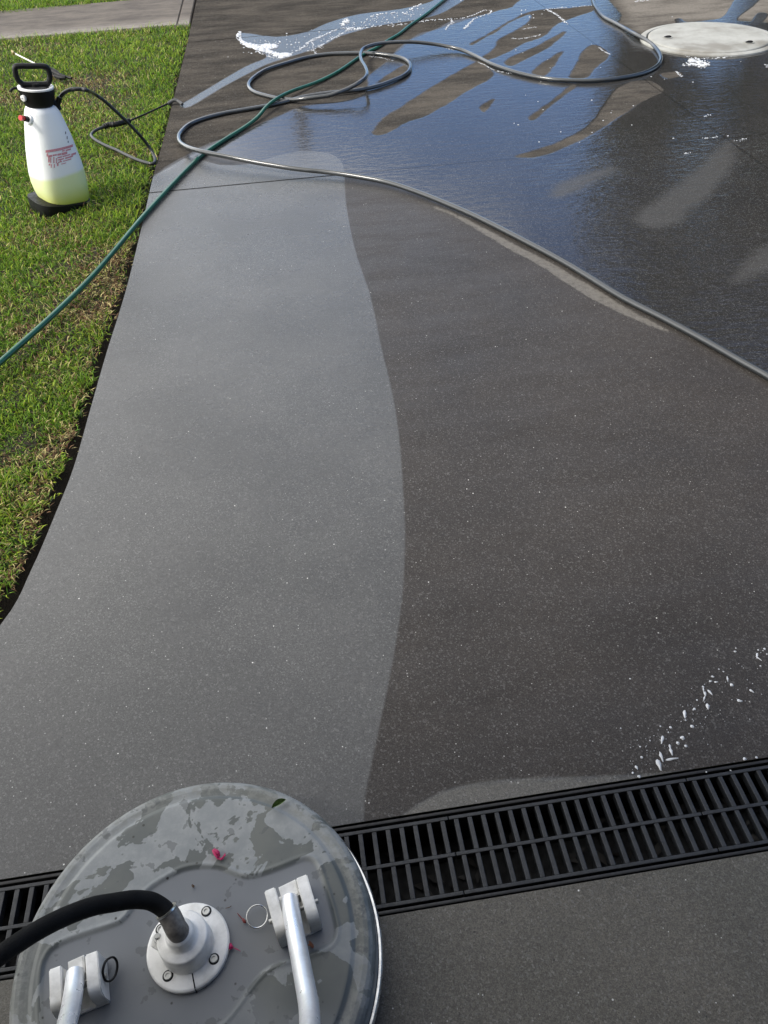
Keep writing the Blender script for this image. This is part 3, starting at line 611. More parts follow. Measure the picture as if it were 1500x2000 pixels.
for px in ((403,1780),(418,1873),(328,1906),(314,1815)):
    c=G1(*px,zt); bm=bmesh.new(); add_lathe(bm,[(.0085,0),(.0085,.0006),(.0078,.0007)],c,24); 
    bo=finish(bm,'bolt',DK,fl)
    bm=bmesh.new(); add_lathe(bm,[(.0062,.0002),(.0062,.0022),(.0056,.003),(.0036,.003),(.0034,.0008),(.0005,.0008)],c,24); h_=finish(bm,'bolt_head',BOLT,bo,ang=30)
# swivel body, drawn a little up-left of the flange because it stands above it
bm=bmesh.new()
add_lathe(bm,[(.0428,zt-.001),(.0425,zt+.0015),(.0418,zt+.002),(.0405,zt+.030),(.0400,zt+.0405),(.0388,zt+.0425),(.0370,zt+.0432),(.0275,zt+.0440),(.0245,zt+.0455),(.0230,zt+.049),(.0225,zt+.061),(.0215,zt+.0645),(.0195,zt+.0665),(.001,zt+.067)],HX,64)
sw=finish(bm,'swivel_hub',ALU,sc,ang=45)
bm=bmesh.new(); c=G1(309,1831,zt+.038); 
hx=[(c.x+.0085*math.cos(t+.3),c.y+.0085*math.sin(t+.3)) for t in np.linspace(0,2*math.pi,6,endpoint=False)]
add_prism(bm,hx,zt+.028,zt+.037); add_lathe(bm,[(.0048,zt+.036),(.0048,zt+.044),(.0035,zt+.0455)],(c.x,c.y,0),16)
nutarm=finish(bm,'hex_nut',BOLT,sw,smooth=False)
bm=bmesh.new(); add_prism(bm,[(HX.x-.01,HX.y+.02),(c.x-.012,c.y+.008),(c.x-.014,c.y-.006),(c.x-.002,c.y-.014),(HX.x-.01,HX.y-.03)],zt+.012,zt+.028,bev=.003); finish(bm,'nut_lug',ALU,sw,smooth=False)
top=Vector((HX.x,HX.y,zt+.066)); 
fz=[top+Vector((0,0,-.004)),top+Vector((-.001,.0,.012)),G1(334,1793,zt+.090),G1(325,1780,zt+.098)]
bm=bmesh.new(); add_tube(bm,[Vector(q) for q in catmull([tuple(v) for v in fz],5)],.0165,28); FER=simple('hose_ferrule_steel',(.22,.20,.18),.55,.4,var=.3,scale=90,bump=.4,bs=300); finish(bm,'ferrule',FER,sc)
bm=bmesh.new(); e0,e1=fz[-2],fz[-1]; dd_=(e1-e0).normalized(); add_tube(bm,[e1-dd_*.0015,e1+dd_*.0012],.0174,28); finish(bm,'ferrule_collar',simple('ferrule_collar_steel',(.6,.58,.52),.35,.9),sc)
hp=[tuple(e0),tuple(e1)]+[tuple(v) for v in path3([(312,1769,.248),(294,1760,.258),(272,1757,.268),(250,1758,.28),(220,1763,.292),(190,1768,.305),(160,1777,.318),(130,1789,.33),(98,1804,.343),(64,1823,.355),(30,1845,.365),(0,1866,.372),(-50,1905,.375),(-120,1975,.36),(-200,2080,.32),(-260,2200,.25)])]
ln=hp[-1]; hp+= [(ln[0]-.06,ln[1]-.14,.17),(ln[0]-.05,ln[1]-.32,.06),(ln[0]+.05,ln[1]-.55,.016),(ln[0]+.3,ln[1]-.8,.016)]
bm=bmesh.new(); P=[Vector(q) for q in catmull(hp,6)]; add_tube(bm,P,.0134,24)
BH=Mat('braided_black_hose',(.006,.006,.0065),.75,0,.2); BH.set('Normal',BH.bump(BH.noise(420,3,.7),.7,.0015)); BH.set('Base Color',BH.mix(BH.ramp(BH.noise(30,4),.3,.7),(.003,.003,.0032),(.007,.007,.0075)))
tag(finish(bm,'hose',BH.m,sc,ang=80))
# brackets
def plate(parent,a,b,t,z1,z0,name='bracket_plate'):
    """upright plate under the top edge a-b, rounded lower near end"""
    a=Vector((a[0],a[1],0)); b=Vector((b[0],b[1],0)); d=(b-a); L=d.length; d.normalize(); n_=Vector((-d.y,d.x,0))
    prof=[(0,z0),(0,z1-.004),(.001,z1-.0012),(.004,z1),(L*.78,z1),(L*.88,z1-.002),(L*.95,z1-.007),(L*.985,z1-.014),(L,z1-.024),(L,z0)]
    bm=bmesh.new(); A=[bm.verts.new(a+d*p+n_*(t/2)+Vector((0,0,q))) for p,q in prof]; B=[bm.verts.new(a+d*p-n_*(t/2)+Vector((0,0,q))) for p,q in prof]
    f1=bm.faces.new(A); f2=bm.faces.new(B[::-1]); m_=len(prof)
    for i in range(m_): bm.faces.new((A[i],B[i],B[(i+1)%m_],A[(i+1)%m_]))
    bmesh.ops.bevel(bm,geom=[e for e in f1.edges]+[e for e in f2.edges],offset=.0016,segments=2,affect='EDGES')
    return finish(bm,name,ALU,parent,ang=35)
def bracket(pl,pr_,cross,pin_px,pin_z,pinside,tube,ztop):
    z0=.129
    A=[G1(*q,ztop) for q in pl]; B=[G1(*q,ztop) for q in pr_]
    bm=bmesh.new()
    d=(A[1]-A[0]); 
    base=[A[0].xy+Vector((0,0)),B[0].xy,B[1].xy,A[1].xy]
    add_prism(bm,[tuple(q) for q in base],z0-.004,z0+.006,bev=.0015); br=finish(bm,'bracket',ALU,sc,smooth=False)
    plate(br,A[0],A[1],.0185,ztop,z0); plate(br,B[0],B[1],.0195,ztop,z0)
    C0=G1(*cross[0],ztop-.009); C1=G1(*cross[1],ztop-.009); dn=(A[1]-A[0]).normalized()
    bm=bmesh.new(); add_prism(bm,[tuple((C0-dn*.004).xy),tuple((C1-dn*.004).xy),tuple((C1+dn*.022).xy),tuple((C0+dn*.022).xy)],ztop-.040,ztop-.007,bev=.002); finish(bm,'crossbar',ALU,br,smooth=False)
    mid=(A[0]+B[0])/2; 
    P=[Vector(q) for q in catmull([tuple(v) for v in path3(tube)],7)]
    bm=bmesh.new(); add_tube(bm,P,.0143,28); tb=finish(bm,'handle_tube',TUBEM,sc,ang=50)
    # pivot pin across the plates and split ring
    pc=(A[0]*.45+A[1]*.55); qc=(B[0]*.45+B[1]*.55); pc.z=qc.z=ztop-.022; dx=(qc-pc).normalized()
    bm=bmesh.new(); add_tube(bm,[pc-dx*.015,qc+dx*.015],.0042,14); pin=finish(bm,'pivot_pin',BOLT,br,ang=50)
    return br,pin
r1,pin1=bracket([(526,1735),(551,1826)],[(588,1710),(613,1797)],[(545,1738),(578,1722)],None,0,1,
 [(566,1757,.171),(569,1780,.180),(575,1815,.196),(583,1855,.215),(591,1898,.238),(598,1935,.258),(603,1965,.275),(605,2000,.30),(604,2040,.345),(598,2110,.42),(590,2200,.5),(585,2320,.58)],.182)
r2,pin2=bracket([(107,1888),(110,1975)],[(178,1859),(184,1944)],[(133,1884),(164,1870)],None,0,1,
 [(147,1902,.171),(145,1925,.182),(141,1955,.20),(136,1980,.22),(131,2000,.235),(126,2030,.26),(118,2090,.32),(115,2180,.41),(118,2290,.5)],.182)
RINGS=simple('split_ring_steel',(.7,.7,.68),.25,1); RINGD=simple('dark_split_ring',(.02,.02,.02),.4,.6)
def split_ring(c,rad,nrm,mat,par,wire=.0011):
    nrm=Vector(nrm).normalized(); a=nrm.orthogonal().normalized(); b=nrm.cross(a)
    bm=bmesh.new(); P=[c+(a*math.cos(t)+b*math.sin(t))*rad+nrm*(.0012*t/6.28) for t in np.linspace(0,4*math.pi,90)]; add_tube(bm,P,wire,8); finish(bm,'split_ring',mat,par)
split_ring(G1(502,1790,.140),.0172,(.15,-.2,1),RINGS,pin1)
split_ring(G1(214,1893,.155),.0165,(1,-.25,.35),RINGD,pin2,.0016)
# things fallen on the machine
PINK=simple('pink_flower',(.42,.012,.10),.6,var=.3,scale=200); GRN=simple('green_leaf',(.05,.09,.018),.5,var=.5,scale=150); BRN=simple('brown_bits',(.06,.035,.02),.8,var=.4)
def scrap(name,segs,mat,lab,cat,w_=.003,zz=.1335,extra=None):
    bm=bmesh.new()
    for pts,wd in segs:
        P=[Vector(q) for q in catmull([tuple(v) for v in path3([(a,b,zz+c_) for a,b,c_ in pts])],4)]
        n_=len(P); add_tube(bm,P,wd,6,rad=[wd*(.35+.65*math.sin(math.pi*min(1,(i+.6)/n_)))*random.uniform(.8,1.2) for i in range(n_)],flat=.7)
    tag(finish(bm,name,mat),lab,cat); 
scrap('flower_petal',[([(416,1660,.004),(421,1667,.005),(425,1675,.004)],.0042),([(418,1658,.008),(425,1664,.009),(429,1672,.004)],.003),([(425,1672,.003),(431,1678,.003),(436,1674,.004),(440,1666,.006)],.002),([(420,1664,.002),(426,1676,.002),(434,1677,.002)],.0022),([(436,1672,.004),(441,1670,.007)],.0014)],PINK,'pink crumpled flower bit lying on the grey machine above the hub','petal')
scrap('flower_petal',[([(446,1846,.004),(451,1849,.005),(455,1848,.004)],.004),([(449,1842,.004),(452,1850,.003)],.0025),([(454,1850,.003),(463,1854,.002),(470,1858,.001)],.0008)],PINK,'tiny dark pink flower bit touching the right edge of the round hub flange','petal')
scrap('flower_petal',[([(474,1794,.003),(477,1799,.004),(480,1803,.003)],.0028),([(463,1783,.001),(469,1790,.001),(475,1797,.002)],.0009)],simple('red_brown_flower',(.16,.02,.018),.7),'small red brown seed with thin stem beside the loose split ring','petal')
scrap('dry_leaf',[([(604,1838,.001),(609,1846,.002),(612,1851,.001)],.0028),([(602,1846,.001),(610,1843,.003)],.0018)],simple('orange_brown_leaf',(.22,.08,.04),.7),'tiny orange brown leaf scrap just right of the thick handle tube','leaf')
scrap('twig',[([(440,1774,.001),(448,1772,.001),(452,1769,.001)],.0009)],BRN,'short dark twig on the grey cover just above the round flange','twig')
scrap('twig',[([(375,1728,.001),(379,1733,.002)],.0022)],BRN,'black crumb on the grey cover above the hub and below the pink flower','debris')
bm=bmesh.new()
L0=G1(531,1579,.133); L1=G1(559,1563,.136); dv=(L1-L0); nv=Vector((-dv.y,dv.x,0)).normalized()
for sgn in (1,-1):
    a_=[];b_=[]
    for i in range(9):
        t=i/8; w__=.0058*math.sin(math.pi*t)**.7; a_.append(bm.verts.new(L0+dv*t+Vector((0,0,.001+.002*t)))); b_.append(bm.verts.new(L0+dv*t+nv*sgn*w__+Vector((0,0,.004+.005*math.sin(math.pi*t)))))
    for i in range(8): bm.faces.new((a_[i],a_[i+1],b_[i+1],b_[i]))
bmesh.ops.remove_doubles(bm,verts=bm.verts,dist=.0001); tag(finish(bm,'fallen_leaf',GRN),'folded green leaf lying near the top rim of the round grey machine','leaf')
# ------------------------------------------------------------------ pump sprayer
B0=G1(118,398,-.025); hd=Vector((B0.x,B0.y,0)).normalized(); ur=Vector((hd.y,-hd.x,0))
SPZ=-.03
def onplane(x,y):
    d=FW+((x-750)/F)*RT-((y-1000)/F)*UP; d=Vector(d); t=(B0.dot(hd))/d.dot(hd); p=Vector((0,0,H))+d*t; return p
def lr(l,r_):
    a=onplane(*l); b=onplane(*r_); return a,b
SPRAY=empty('pump_sprayer',B0); tag(SPRAY,'white pump sprayer bottle half full of yellow liquid standing on the lawn','sprayer')
TK=[((92,401),(165,396)),((84,398),(171,391)),((77,389),(173,383)),((68,374),(172,371)),((60,355),(169,352)),((56,338),(165,334)),((53,318),(159,314)),((50,292),(149,288)),((48.5,266),(138.5,261)),((47.5,243),(128,239)),((47,226),(119.5,222)),((47.5,215),(114,212)),((50,208),(108,206)),((54,204),(102,203))]
rings=[]
def ringpts(a,b,n=56,p=2.7,dep=.92,rot=R(24)):
    c=(a+b)/2; u=(b-a)/2; rx=u.length; un=u.normalized(); dp=hd*1.0
    out_=[]
    # squircle turned about its axis, rescaled so its silhouette keeps the measured width
    pts=[]
    for k in range(n):
        t=2*math.pi*k/n; cx=math.copysign(abs(math.cos(t))**(2/p),math.cos(t)); cy=math.copysign(abs(math.sin(t))**(2/p),math.sin(t))*dep
        pts.append((cx*math.cos(rot)-cy*math.sin(rot),cx*math.sin(rot)+cy*math.cos(rot)))
    mxw=max(q[0] for q in pts)
    for x_,y_ in pts: out_.append(c+un*(x_/mxw*rx)+dp*(y_/mxw*rx))
    return out_
def pexp(i): return 3.6-1.5*i/(len(TK)-1)
ringsP=[ringpts(*lr(*t),p=pexp(i)) for i,t in enumerate(TK)]
bm=bmesh.new(); rv=[[bm.verts.new(q) for q in rp_] for rp_ in ringsP]
for a,b in zip(rv[:-1],rv[1:]):
    for k in range(56): bm.faces.new((a[k],a[(k+1)%56],b[(k+1)%56],b[k]))
bm.faces.new(rv[0][::-1]); bm.faces.new(rv[-1])
bmesh.ops.subdivide_edges(bm,edges=[e for e in bm.edges],cuts=1,use_grid_fill=True)
TM=Mat('translucent_tank',(.78,.81,.80),.38); s=TM
zc_=s.sep(s.co); q=s.math('ADD',zc_[2],s.math('MULTIPLY',s.noise(12,3),.006)); liq=s.ramp(q,.150,.128)
lc=s.mix(s.ramp(zc_[2],.10,-.02),(.80,.86,.50),(.64,.67,.10)); s.set('Base Color',s.mix(liq,(.90,.92,.92),lc)); s.set('Subsurface Weight',.5); s.set('Subsurface Radius',(.03,.03,.03)); s.set('Roughness',.36)
s.set('Normal',s.bump(s.noise(14,3),.1,.01))
tank=finish(bm,'tank',TM.m,SPRAY,ang=60)
# faded print on the tank: small blocks laid on the measured surface
from mathutils.bvhtree import BVHTree
dg=bpy.context.evaluated_depsgraph_get()
bvh=BVHTree.FromPolygons([v.co.copy() for v in tank.data.vertices],[tuple(p.vertices) for p in tank.data.polygons])
def onsurf(x,y,off=.0012):
    d=Vector(FW+((x-750)/F)*RT-((y-1000)/F)*UP).normalized(); h=bvh.ray_cast(Vector((0,0,H)),d)
    if h[0] is None: return None
    return h[0]+h[1]*(off if h[1].dot(d)<0 else -off)
bm=bmesh.new()
def patch(x0,x1,y0,y1,sk=0,nx=None):
    nx=nx or max(1,int((x1-x0)/3)); L=[]
    for i in range(nx+1):
        x=x0+(x1-x0)*i/nx; dy=-sk*(x-88)**2*.0022-sk*(x-88)*.10
        L.append((onsurf(x,y0+dy),onsurf(x,y1+dy)))
    for (a,b),(c,d) in zip(L[:-1],L[1:]):
        if None in (a,b,c,d): continue
        bm.faces.new([bm.verts.new(q) for q in (a,b,d,c)])
patch(89,142,293.5,298.5,1)
for x0,x1,y0,y1 in ((91,94,300,306),(99,101,322,329),(105,107,323,330),(111,114,322,328),(117,119,316,321),(130,139,320,322),(119,129,325,326.5),(93,102,304,308),(103,111,304,307),(112,119,304,308),(120,131,304,309),(94,97,308,318),(98,100,309,320),(104,106,309,321),(112,121,310.5,313),(122,137,310.5,313),(139,148,311,315),(109,111,312,322),(113,125,315,317.5),(127,142,315,318),(113,121,320,322),(123,135,320,322),(95,98,321,324),(121,126,299.5,302),(128,138,300,303)):
    patch(x0,x1,y0,y1,1)
finish(bm,'printed_label',simple('faded_red_print',(.62,.27,.30),.6,var=.35,scale=300),tank,smooth=False)
bm=bmesh.new()
for x,y0,y1 in ((127,257,262),(130,266,272),(132,275,279)): patch(x,x+1.6,y0,y1,0,1)
finish(bm,'volume_marks',simple('dark_print',(.08,.08,.10),.6),tank,smooth=False)
BP=simple('black_sprayer_plastic',(.005,.005,.0055),.5,var=.2,bump=.1,bs=300,spec=.3)
# foot
bm=bmesh.new(); rws=[]
for l,r_,p_ in (((62,411),(176,403),3.4),((56,396),(177,393),3.4),((54,385),(176,387),3.4),((68,383),(170,384),3.4)):
    a,b=lr(l,r_); rws.append([bm.verts.new(q) for q in ringpts(a,b,48,p_,.85,R(20))])
for a,b in zip(rws[:-1],rws[1:]):
    for k in range(48): bm.faces.new((a[k],a[(k+1)%48],b[(k+1)%48],b[k]))
bm.faces.new(rws[0][::-1]); bm.faces.new(rws[-1]); finish(bm,'foot',BP,SPRAY,ang=45)
def lathe_px(rows,name,mat,p_=2.1,par=SPRAY,n=48,cap=True):
    bm=bmesh.new(); rws=[]
    for l,r_ in rows:
        a,b=lr(l,r_); rws.append([bm.verts.new(q) for q in ringpts(a,b,n,p_,1,0)])
    for a,b in zip(rws[:-1],rws[1:]):
        for k in range(n): bm.faces.new((a[k],a[(k+1)%n],b[(k+1)%n],b[k]))
    if cap: bm.faces.new(rws[0][::-1]); bm.faces.new(rws[-1])
    return finish(bm,name,mat,par,ang=45)
collar=lathe_px([((50,206),(103,205)),((47,203),(105.5,201)),((42,191),(107,189)),((36,179),(107,177)),((33.5,173),(106,172)),((36,171),(104,170))],'collar',BP)
lathe_px([((33.3,172.5),(105.3,171.2)),((33,170),(105,168)),((35,168.4),(103,166.6)),((40,169),(98,168)),((42,172),(96,171))],'funnel_rim',simple('white_plastic_rim',(.78,.78,.76),.4,var=.05),collar,n=48) if False else lathe_px([((33.3,172.5),(105.3,171.2)),((33,170),(105,168)),((35,168.4),(103,166.6)),((40,169),(98,168)),((42,172),(96,171))],'funnel_rim',simple('white_plastic_rim',(.78,.78,.76),.4,var=.05),par=SPRAY)
lathe_px([((43,172.5),(94,171.5)),((43,169),(94,167.5)),((47,168),(90,166.8))],'pump_cap',BP)
bm=bmesh.new(); a=onplane(46,191)-hd*.125
cdir=(onplane(46,191)-hd*.125-Vector((0,0,H))).normalized()
gz=onplane(46,191); cc_=(onplane(36,185)+onplane(107,184))/2; rad_c=(onplane(107,184)-onplane(36,185)).length/2
off=(gz-cc_).dot(ur); dep=math.sqrt(max(0,rad_c**2-off**2)); pos_=cc_+ur*off-hd*dep*.97+Vector((0,0,-.055+.055))
nrm=(ur*off-hd*dep).normalized()
pos_.z=gz.z-dep*.36+.028
add_lathe(bm,[(.0135,-.004),(.0135,.006),(.010,.008),(.005,.008),(.0045,.003),(.0005,.003)],pos_,24,axis=nrm); finish(bm,'lock_button',simple('white_button',(.75,.75,.74),.4,var=.05),collar)
# hook on the rim
bm=bmesh.new(); P=[onplane(*q)-hd*.01 for q in ((38,174),(30,171),(24,172.5),(21,176),(23,178))]; add_tube(bm,[Vector(q) for q in catmull([tuple(p) for p in P],4)],.006,10); finish(bm,'hook',BP,collar)
# handle loop
hl=[(29.5,131.5),(40,129),(60,129),(80,129),(90.5,131),(95,138),(97.5,150),(95.5,159),(90,164),(70,165),(50,165),(43,163),(36,157),(31,146)]
P=[onplane(*q) for q in hl]; P=[Vector(q) for q in catmull([tuple(p) for p in P],5,True)]
bm=bmesh.new(); seg=14; rws=[]
cen=sum(P,Vector())/len(P); n_=len(P)
for i,p in enumerate(P):
    t=(P[(i+1)%n_]-P[i-1]).normalized(); a_=hd-(t*hd.dot(t)); a_.normalize(); b_=t.cross(a_)
    rws.append([bm.verts.new(p+a_*math.cos(2*math.pi*k/seg)*.0155+b_*math.sin(2*math.pi*k/seg)*.0122) for k in range(seg)])
for i in range(n_):
    a_,b_=rws[i],rws[(i+1)%n_]
    for k in range(seg): bm.faces.new((a_[k],a_[(k+1)%seg],b_[(k+1)%seg],b_[k]))
finish(bm,'pump_handle',BP,SPRAY,ang=60)
bm=bmesh.new(); a,b=onplane(69,170),onplane(68,162); add_tube(bm,[a-Vector((0,0,.02)),b],.022,20); finish(bm,'pump_rod',BP,SPRAY)
# relief valve
bm=bmesh.new(); c0=onplane(57,229)-hd*.06; dv=(-ur*.55-hd*.62+Vector((0,0,.35))).normalized()
pz=onsurf(57,233,0) or c0; add_lathe(bm,[(.026,-.012),(.025,.004),(.021,.010),(.013,.011)],pz,24,axis=dv); finish(bm,'valve_boss',TM.m,tank)
bm=bmesh.new(); add_tube(bm,[pz+dv*.004,pz+dv*.034],.0125,16); rv_=finish(bm,'relief_valve',BP,SPRAY)
bm=bmesh.new(); add_tube(bm,[pz+dv*.034,pz+dv*.046],.0085,14); add_tube(bm,[pz+dv*.044,pz+dv*.058],.0115,14); finish(bm,'valve_knob',simple('red_plastic',(.6,.03,.03),.35),rv_)
# outlet and hose
o1=onplane(113,209); o2=onplane(110,199)
bm=bmesh.new(); add_tube(bm,[onplane(104,199),onplane(111,203),onplane(116,214)],.012,12); add_tube(bm,[onplane(112,206),onplane(114,197),onplane(117,190)],.0125,12); finish(bm,'hose_outlet',BP,SPRAY)
zo=o1.z
sh=[(113,205,zo),(116,193,zo+.022),(124,182,zo+.045),(135,176,zo+.06),(147,174,zo+.065),(160,174.5,zo+.06),(171,177,zo+.05),(185,184,.37),(200,194,.335),(213,205,.30),(227,218,.262),(242,232,.22),(256,246,.175),(270,261,.13),(283,276,.08),(293,290,.04),(300,302,.014),(303,312,.006),(300,319,.006),(290,319,.006),(267,312,.004),(245,302,.004),(227,293,.004),(208,285,.006),(192,277,.008),(182,270,.01),(178,264,.01),(182,258,.01),(192,252,.012),(205,247,.014)]
P=[Vector(q) for q in catmull([tuple(v) for v in path3(sh)],5)]
bm=bmesh.new(); add_tube(bm,P,.0088,12); finish(bm,'hose',BLACK,SPRAY,ang=80)
bm=bmesh.new(); P=[Vector(q) for q in catmull([tuple(v) for v in path3([(202,248,.014),(212,244,.02),(225,243,.022),(240,239,.02),(254,236,.016)])],5)]
add_tube(bm,P,.016,12,rad=[.0135+.0035*(i%2) for i in range(len(P))]); wh=finish(bm,'wand_handle',BP,SPRAY)
bm=bmesh.new(); P=path3([(252,236.5,.016),(290,220,.014),(331,201,.014)]); add_tube(bm,P,.0052,10); finish(bm,'wand_tube',BP,wh)
bm=bmesh.new(); P=[Vector(q) for q in catmull([tuple(v) for v in path3([(328,203,.012),(335,198,.022),(341,196,.026),(348,198,.02),(356,204,.010)])],5)]; add_tube(bm,P,.010,12); finish(bm,'nozzle',simple('scuffed_nozzle',(.07,.07,.07),.35),wh)
# second wand on the grass
wd=empty('spray_wand',G1(85,130,0)); tag(wd,'white thin rod with black trigger grip lying on the grass behind the sprayer','spray wand')
bm=bmesh.new(); add_tube(bm,path3([(26,103,.12),(74,127,.07)]),.0055,10); finish(bm,'rod',simple('white_rod',(.8,.78,.72),.35,var=.05),wd)
bm=bmesh.new(); add_tube(bm,path3([(24,100,.125),(27,104.5,.12)]),.009,10); finish(bm,'rod_tip',simple('brass_tip',(.35,.27,.08),.4,.5),wd)
bm=bmesh.new(); P=[Vector(q) for q in catmull([tuple(v) for v in path3([(72,126,.072),(90,134,.05),(103,139,.035),(118,147,.02),(140,153,.006)])],4)]; add_tube(bm,P,.013,12,rad=[.009+.012*math.sin(math.pi*min(1,i/len(P)*1.1))**2 for i in range(len(P))]); gp=finish(bm,'trigger_grip',BP,wd)
bm=bmesh.new(); add_tube(bm,path3([(108,148,.014),(118,152,.012),(128,152,.01)]),.013,10); add_tube(bm,path3([(103,142,.03),(106,150,.008),(118,155,.004)]),.006,8); finish(bm,'trigger',BP,gp)
# ------------------------------------------------------------------ grass
def nz(x,y,s,seed=0):
    r_=np.random.default_rng(seed); v=0
    for k in range(5):
        a=r_.uniform(0,6.28); f=s*(.7+.5*k); v=v+np.sin((x*math.cos(a)+y*math.sin(a))*f+r_.uniform(0,6.28)+1.3*np.sin((y*math.cos(a)-x*math.sin(a))*f*.63+k))
    return v/5
DEAD=[(218,505,.13,1),(235,560,.12,1),(180,600,.1,.9),(205,545,.1,1),(170,555,.12,.7),(55,640,.07,.8),(178,158,.16,.9),(185,190,.14,.5),(150,150,.12,.6),(20,185,.2,.55),(130,850,.06,.8),(100,870,.05,.9),(60,950,.05,.8),(75,1010,.05,.9),(20,890,.05,.6),(180,770,.05,.8),(165,215,.2,.35),(210,235,.15,.35),(240,300,.1,.45),(150,330,.15,.35),(60,60+30,.2,.3),(110,445,.15,.4),(250,470,.06,.6),(190,690,.08,.5),(110,620,.12,.3),(35,600,.1,.35),(40,1100,.05,.8),(240,60,.2,.2),(100,700,.12,.3)]
DP=G([(a,b) for a,b,_,_ in DEAD],-.01)
MOW=[(64,90,.16),(100,82,.16),(40,100,.1),(150,75,.12),(215,72,.1)]
MP=G([(a,b) for a,b,_ in MOW],-.01)
def grass(name,regions,lab):
    X=[];Y=[];Sz=[]
    for (x0,x1,y0,y1,dens,size) in regions:
        n=int(abs(x1-x0)*(y1-y0)*dens); X.append(rng.uniform(x0,x1,n)); Y.append(rng.uniform(y0,y1,n)); Sz.append(np.full(n,size))
    X=np.concatenate(X);Y=np.concatenate(Y);Sz=np.concatenate(Sz)
    gap=np.interp(Y,[.5,1.2,2,3.1,4.5,8],[.076,.068,.057,.045,.033,.026])
    if name=='lawn_grass':
        keep=(X<edge_x(Y)-gap+.020*nz(X,Y,38,5)+.010*rng.standard_normal(len(X)))&(Y<8.0+.02*nz(X,Y,20,3)+.02*rng.standard_normal(len(X)))
    else: keep=(Y>9.02+.035*(X+2.4)*0+np.interp(X,[-9,-2.5,-1.4],[-.05,0,.23])+.02*nz(X,Y,20,8))
    dens=.80+.35*nz(X,Y,13,11)
    keep&=rng.random(len(X))<dens
    X,Y,Sz=X[keep],Y[keep],Sz[keep]; n=len(X)
    dead=np.zeros(n)
    for (px_,py_,r_,s_),p in zip(DEAD,DP): dead=np.maximum(dead,s_*np.exp(-(((X-p[0])**2+(Y-p[1])**2)/(r_*1.45)**2)*(1+.0)))
    dead=np.clip(dead*(1+.5*nz(X,Y,30,21))+.12*np.clip(nz(X,Y,6,9),0,1),0,1)
    L=rng.uniform(.016,.046,n)*Sz*np.where((Y>7.8)&(Y<8.1),1.35,1)*(1-.25*dead)*(1+.28*nz(X,Y,5,31)); W=rng.uniform(.0012,.0027,n)*(.35+.65*Sz)
    az=rng.uniform(0,2*np.pi,n); lean=np.clip(rng.normal(.78,.36,n)+.35*dead,.05,1.45); bend=rng.uniform(.1,.9,n)
    tw=rng.uniform(-.8,.8,n); dx,dy=np.cos(az),np.sin(az); sx,sy=np.cos(az+np.pi/2+tw),np.sin(az+np.pi/2+tw)
    z0=-.034-.0*X; t1=lean; t2=np.minimum(lean+bend,1.9)
    p0=np.stack([X,Y,np.full(n,-.036)],1)
    p1=p0+np.stack([dx*np.sin(t1)*L*.5,dy*np.sin(t1)*L*.5,np.cos(t1)*L*.5],1); p2=p1+np.stack([dx*np.sin(t2)*L*.5,dy*np.sin(t2)*L*.5,np.cos(t2)*L*.5],1)
    sv=np.stack([sx,sy,.25*np.sin(tw)],1)
    V=np.stack([p0-sv*W[:,None],p0+sv*W[:,None],p1+sv*W[:,None]*.85,p1-sv*W[:,None]*.85,p2],1).reshape(-1,3)
    b=np.arange(n)*5
    quads=np.stack([b,b+1,b+2,b+3],1); tris=np.stack([b+3,b+2,b+4],1)
    loops=np.concatenate([quads,tris],1).ravel(); ls=np.empty(2*n,np.int32); ls[0::2]=np.arange(n)*7; ls[1::2]=np.arange(n)*7+4; lt=np.tile(np.array([4,3],np.int32),n)
    me=bpy.data.meshes.new(name); me.vertices.add(len(V)); me.vertices.foreach_set('co',V.ravel().astype(np.float32)); me.loops.add(len(loops)); me.loops.foreach_set('vertex_index',loops.astype(np.int32)); me.polygons.add(2*n); me.polygons.foreach_set('loop_start',ls); me.polygons.foreach_set('loop_total',lt); me.update()
    g=np.array([[.070,.150,.012],[.125,.220,.018],[.235,.300,.030],[.44,.38,.17],[.15,.085,.045],[.03,.06,.014]])
    u=rng.random(n); patch_=.5+.5*nz(X,Y,4,41)
    w0=.42*(1-dead)*(1.15-patch_); w1=.5*(1-dead); w2=.32*(1-dead)*(.3+patch_); w3=.03+.40*dead; w4=.03+.6*dead; w5=.16
    Wt=np.stack([w0,w1,w2,w3,w4,np.full(n,w5)],1); Wt/=Wt.sum(1,keepdims=True); cs=Wt.cumsum(1); idx=(u[:,None]>cs).sum(1).clip(0,5)
    C=g[idx]*1.55*rng.uniform(.6,1.35,(n,1))
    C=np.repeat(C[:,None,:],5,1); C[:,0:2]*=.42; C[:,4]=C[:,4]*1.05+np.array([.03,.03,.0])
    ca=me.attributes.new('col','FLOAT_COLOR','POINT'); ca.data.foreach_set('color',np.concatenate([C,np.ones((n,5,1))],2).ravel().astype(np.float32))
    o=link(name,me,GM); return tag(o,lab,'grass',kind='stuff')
gmx=Mat('grass_blades',(.1,.2,.03),.45); gmx.set('Base Color',gmx.attr('col','Color')); gmx.set('Specular IOR Level',.2)
tr=gmx.t.nodes.new('ShaderNodeBsdfTranslucent'); gmx.t.links.new(gmx.attr('col','Color'),tr.inputs['Color']); ms=gmx.t.nodes.new('ShaderNodeMixShader'); ms.inputs[0].default_value=.4
on=gmx.t.nodes['Material Output']; gmx.t.links.new(gmx.b.outputs[0],ms.inputs[1]); gmx.t.links.new(tr.outputs[0],ms.inputs[2]); gmx.t.links.new(ms.outputs[0],on.inputs[0])
GM=gmx.m
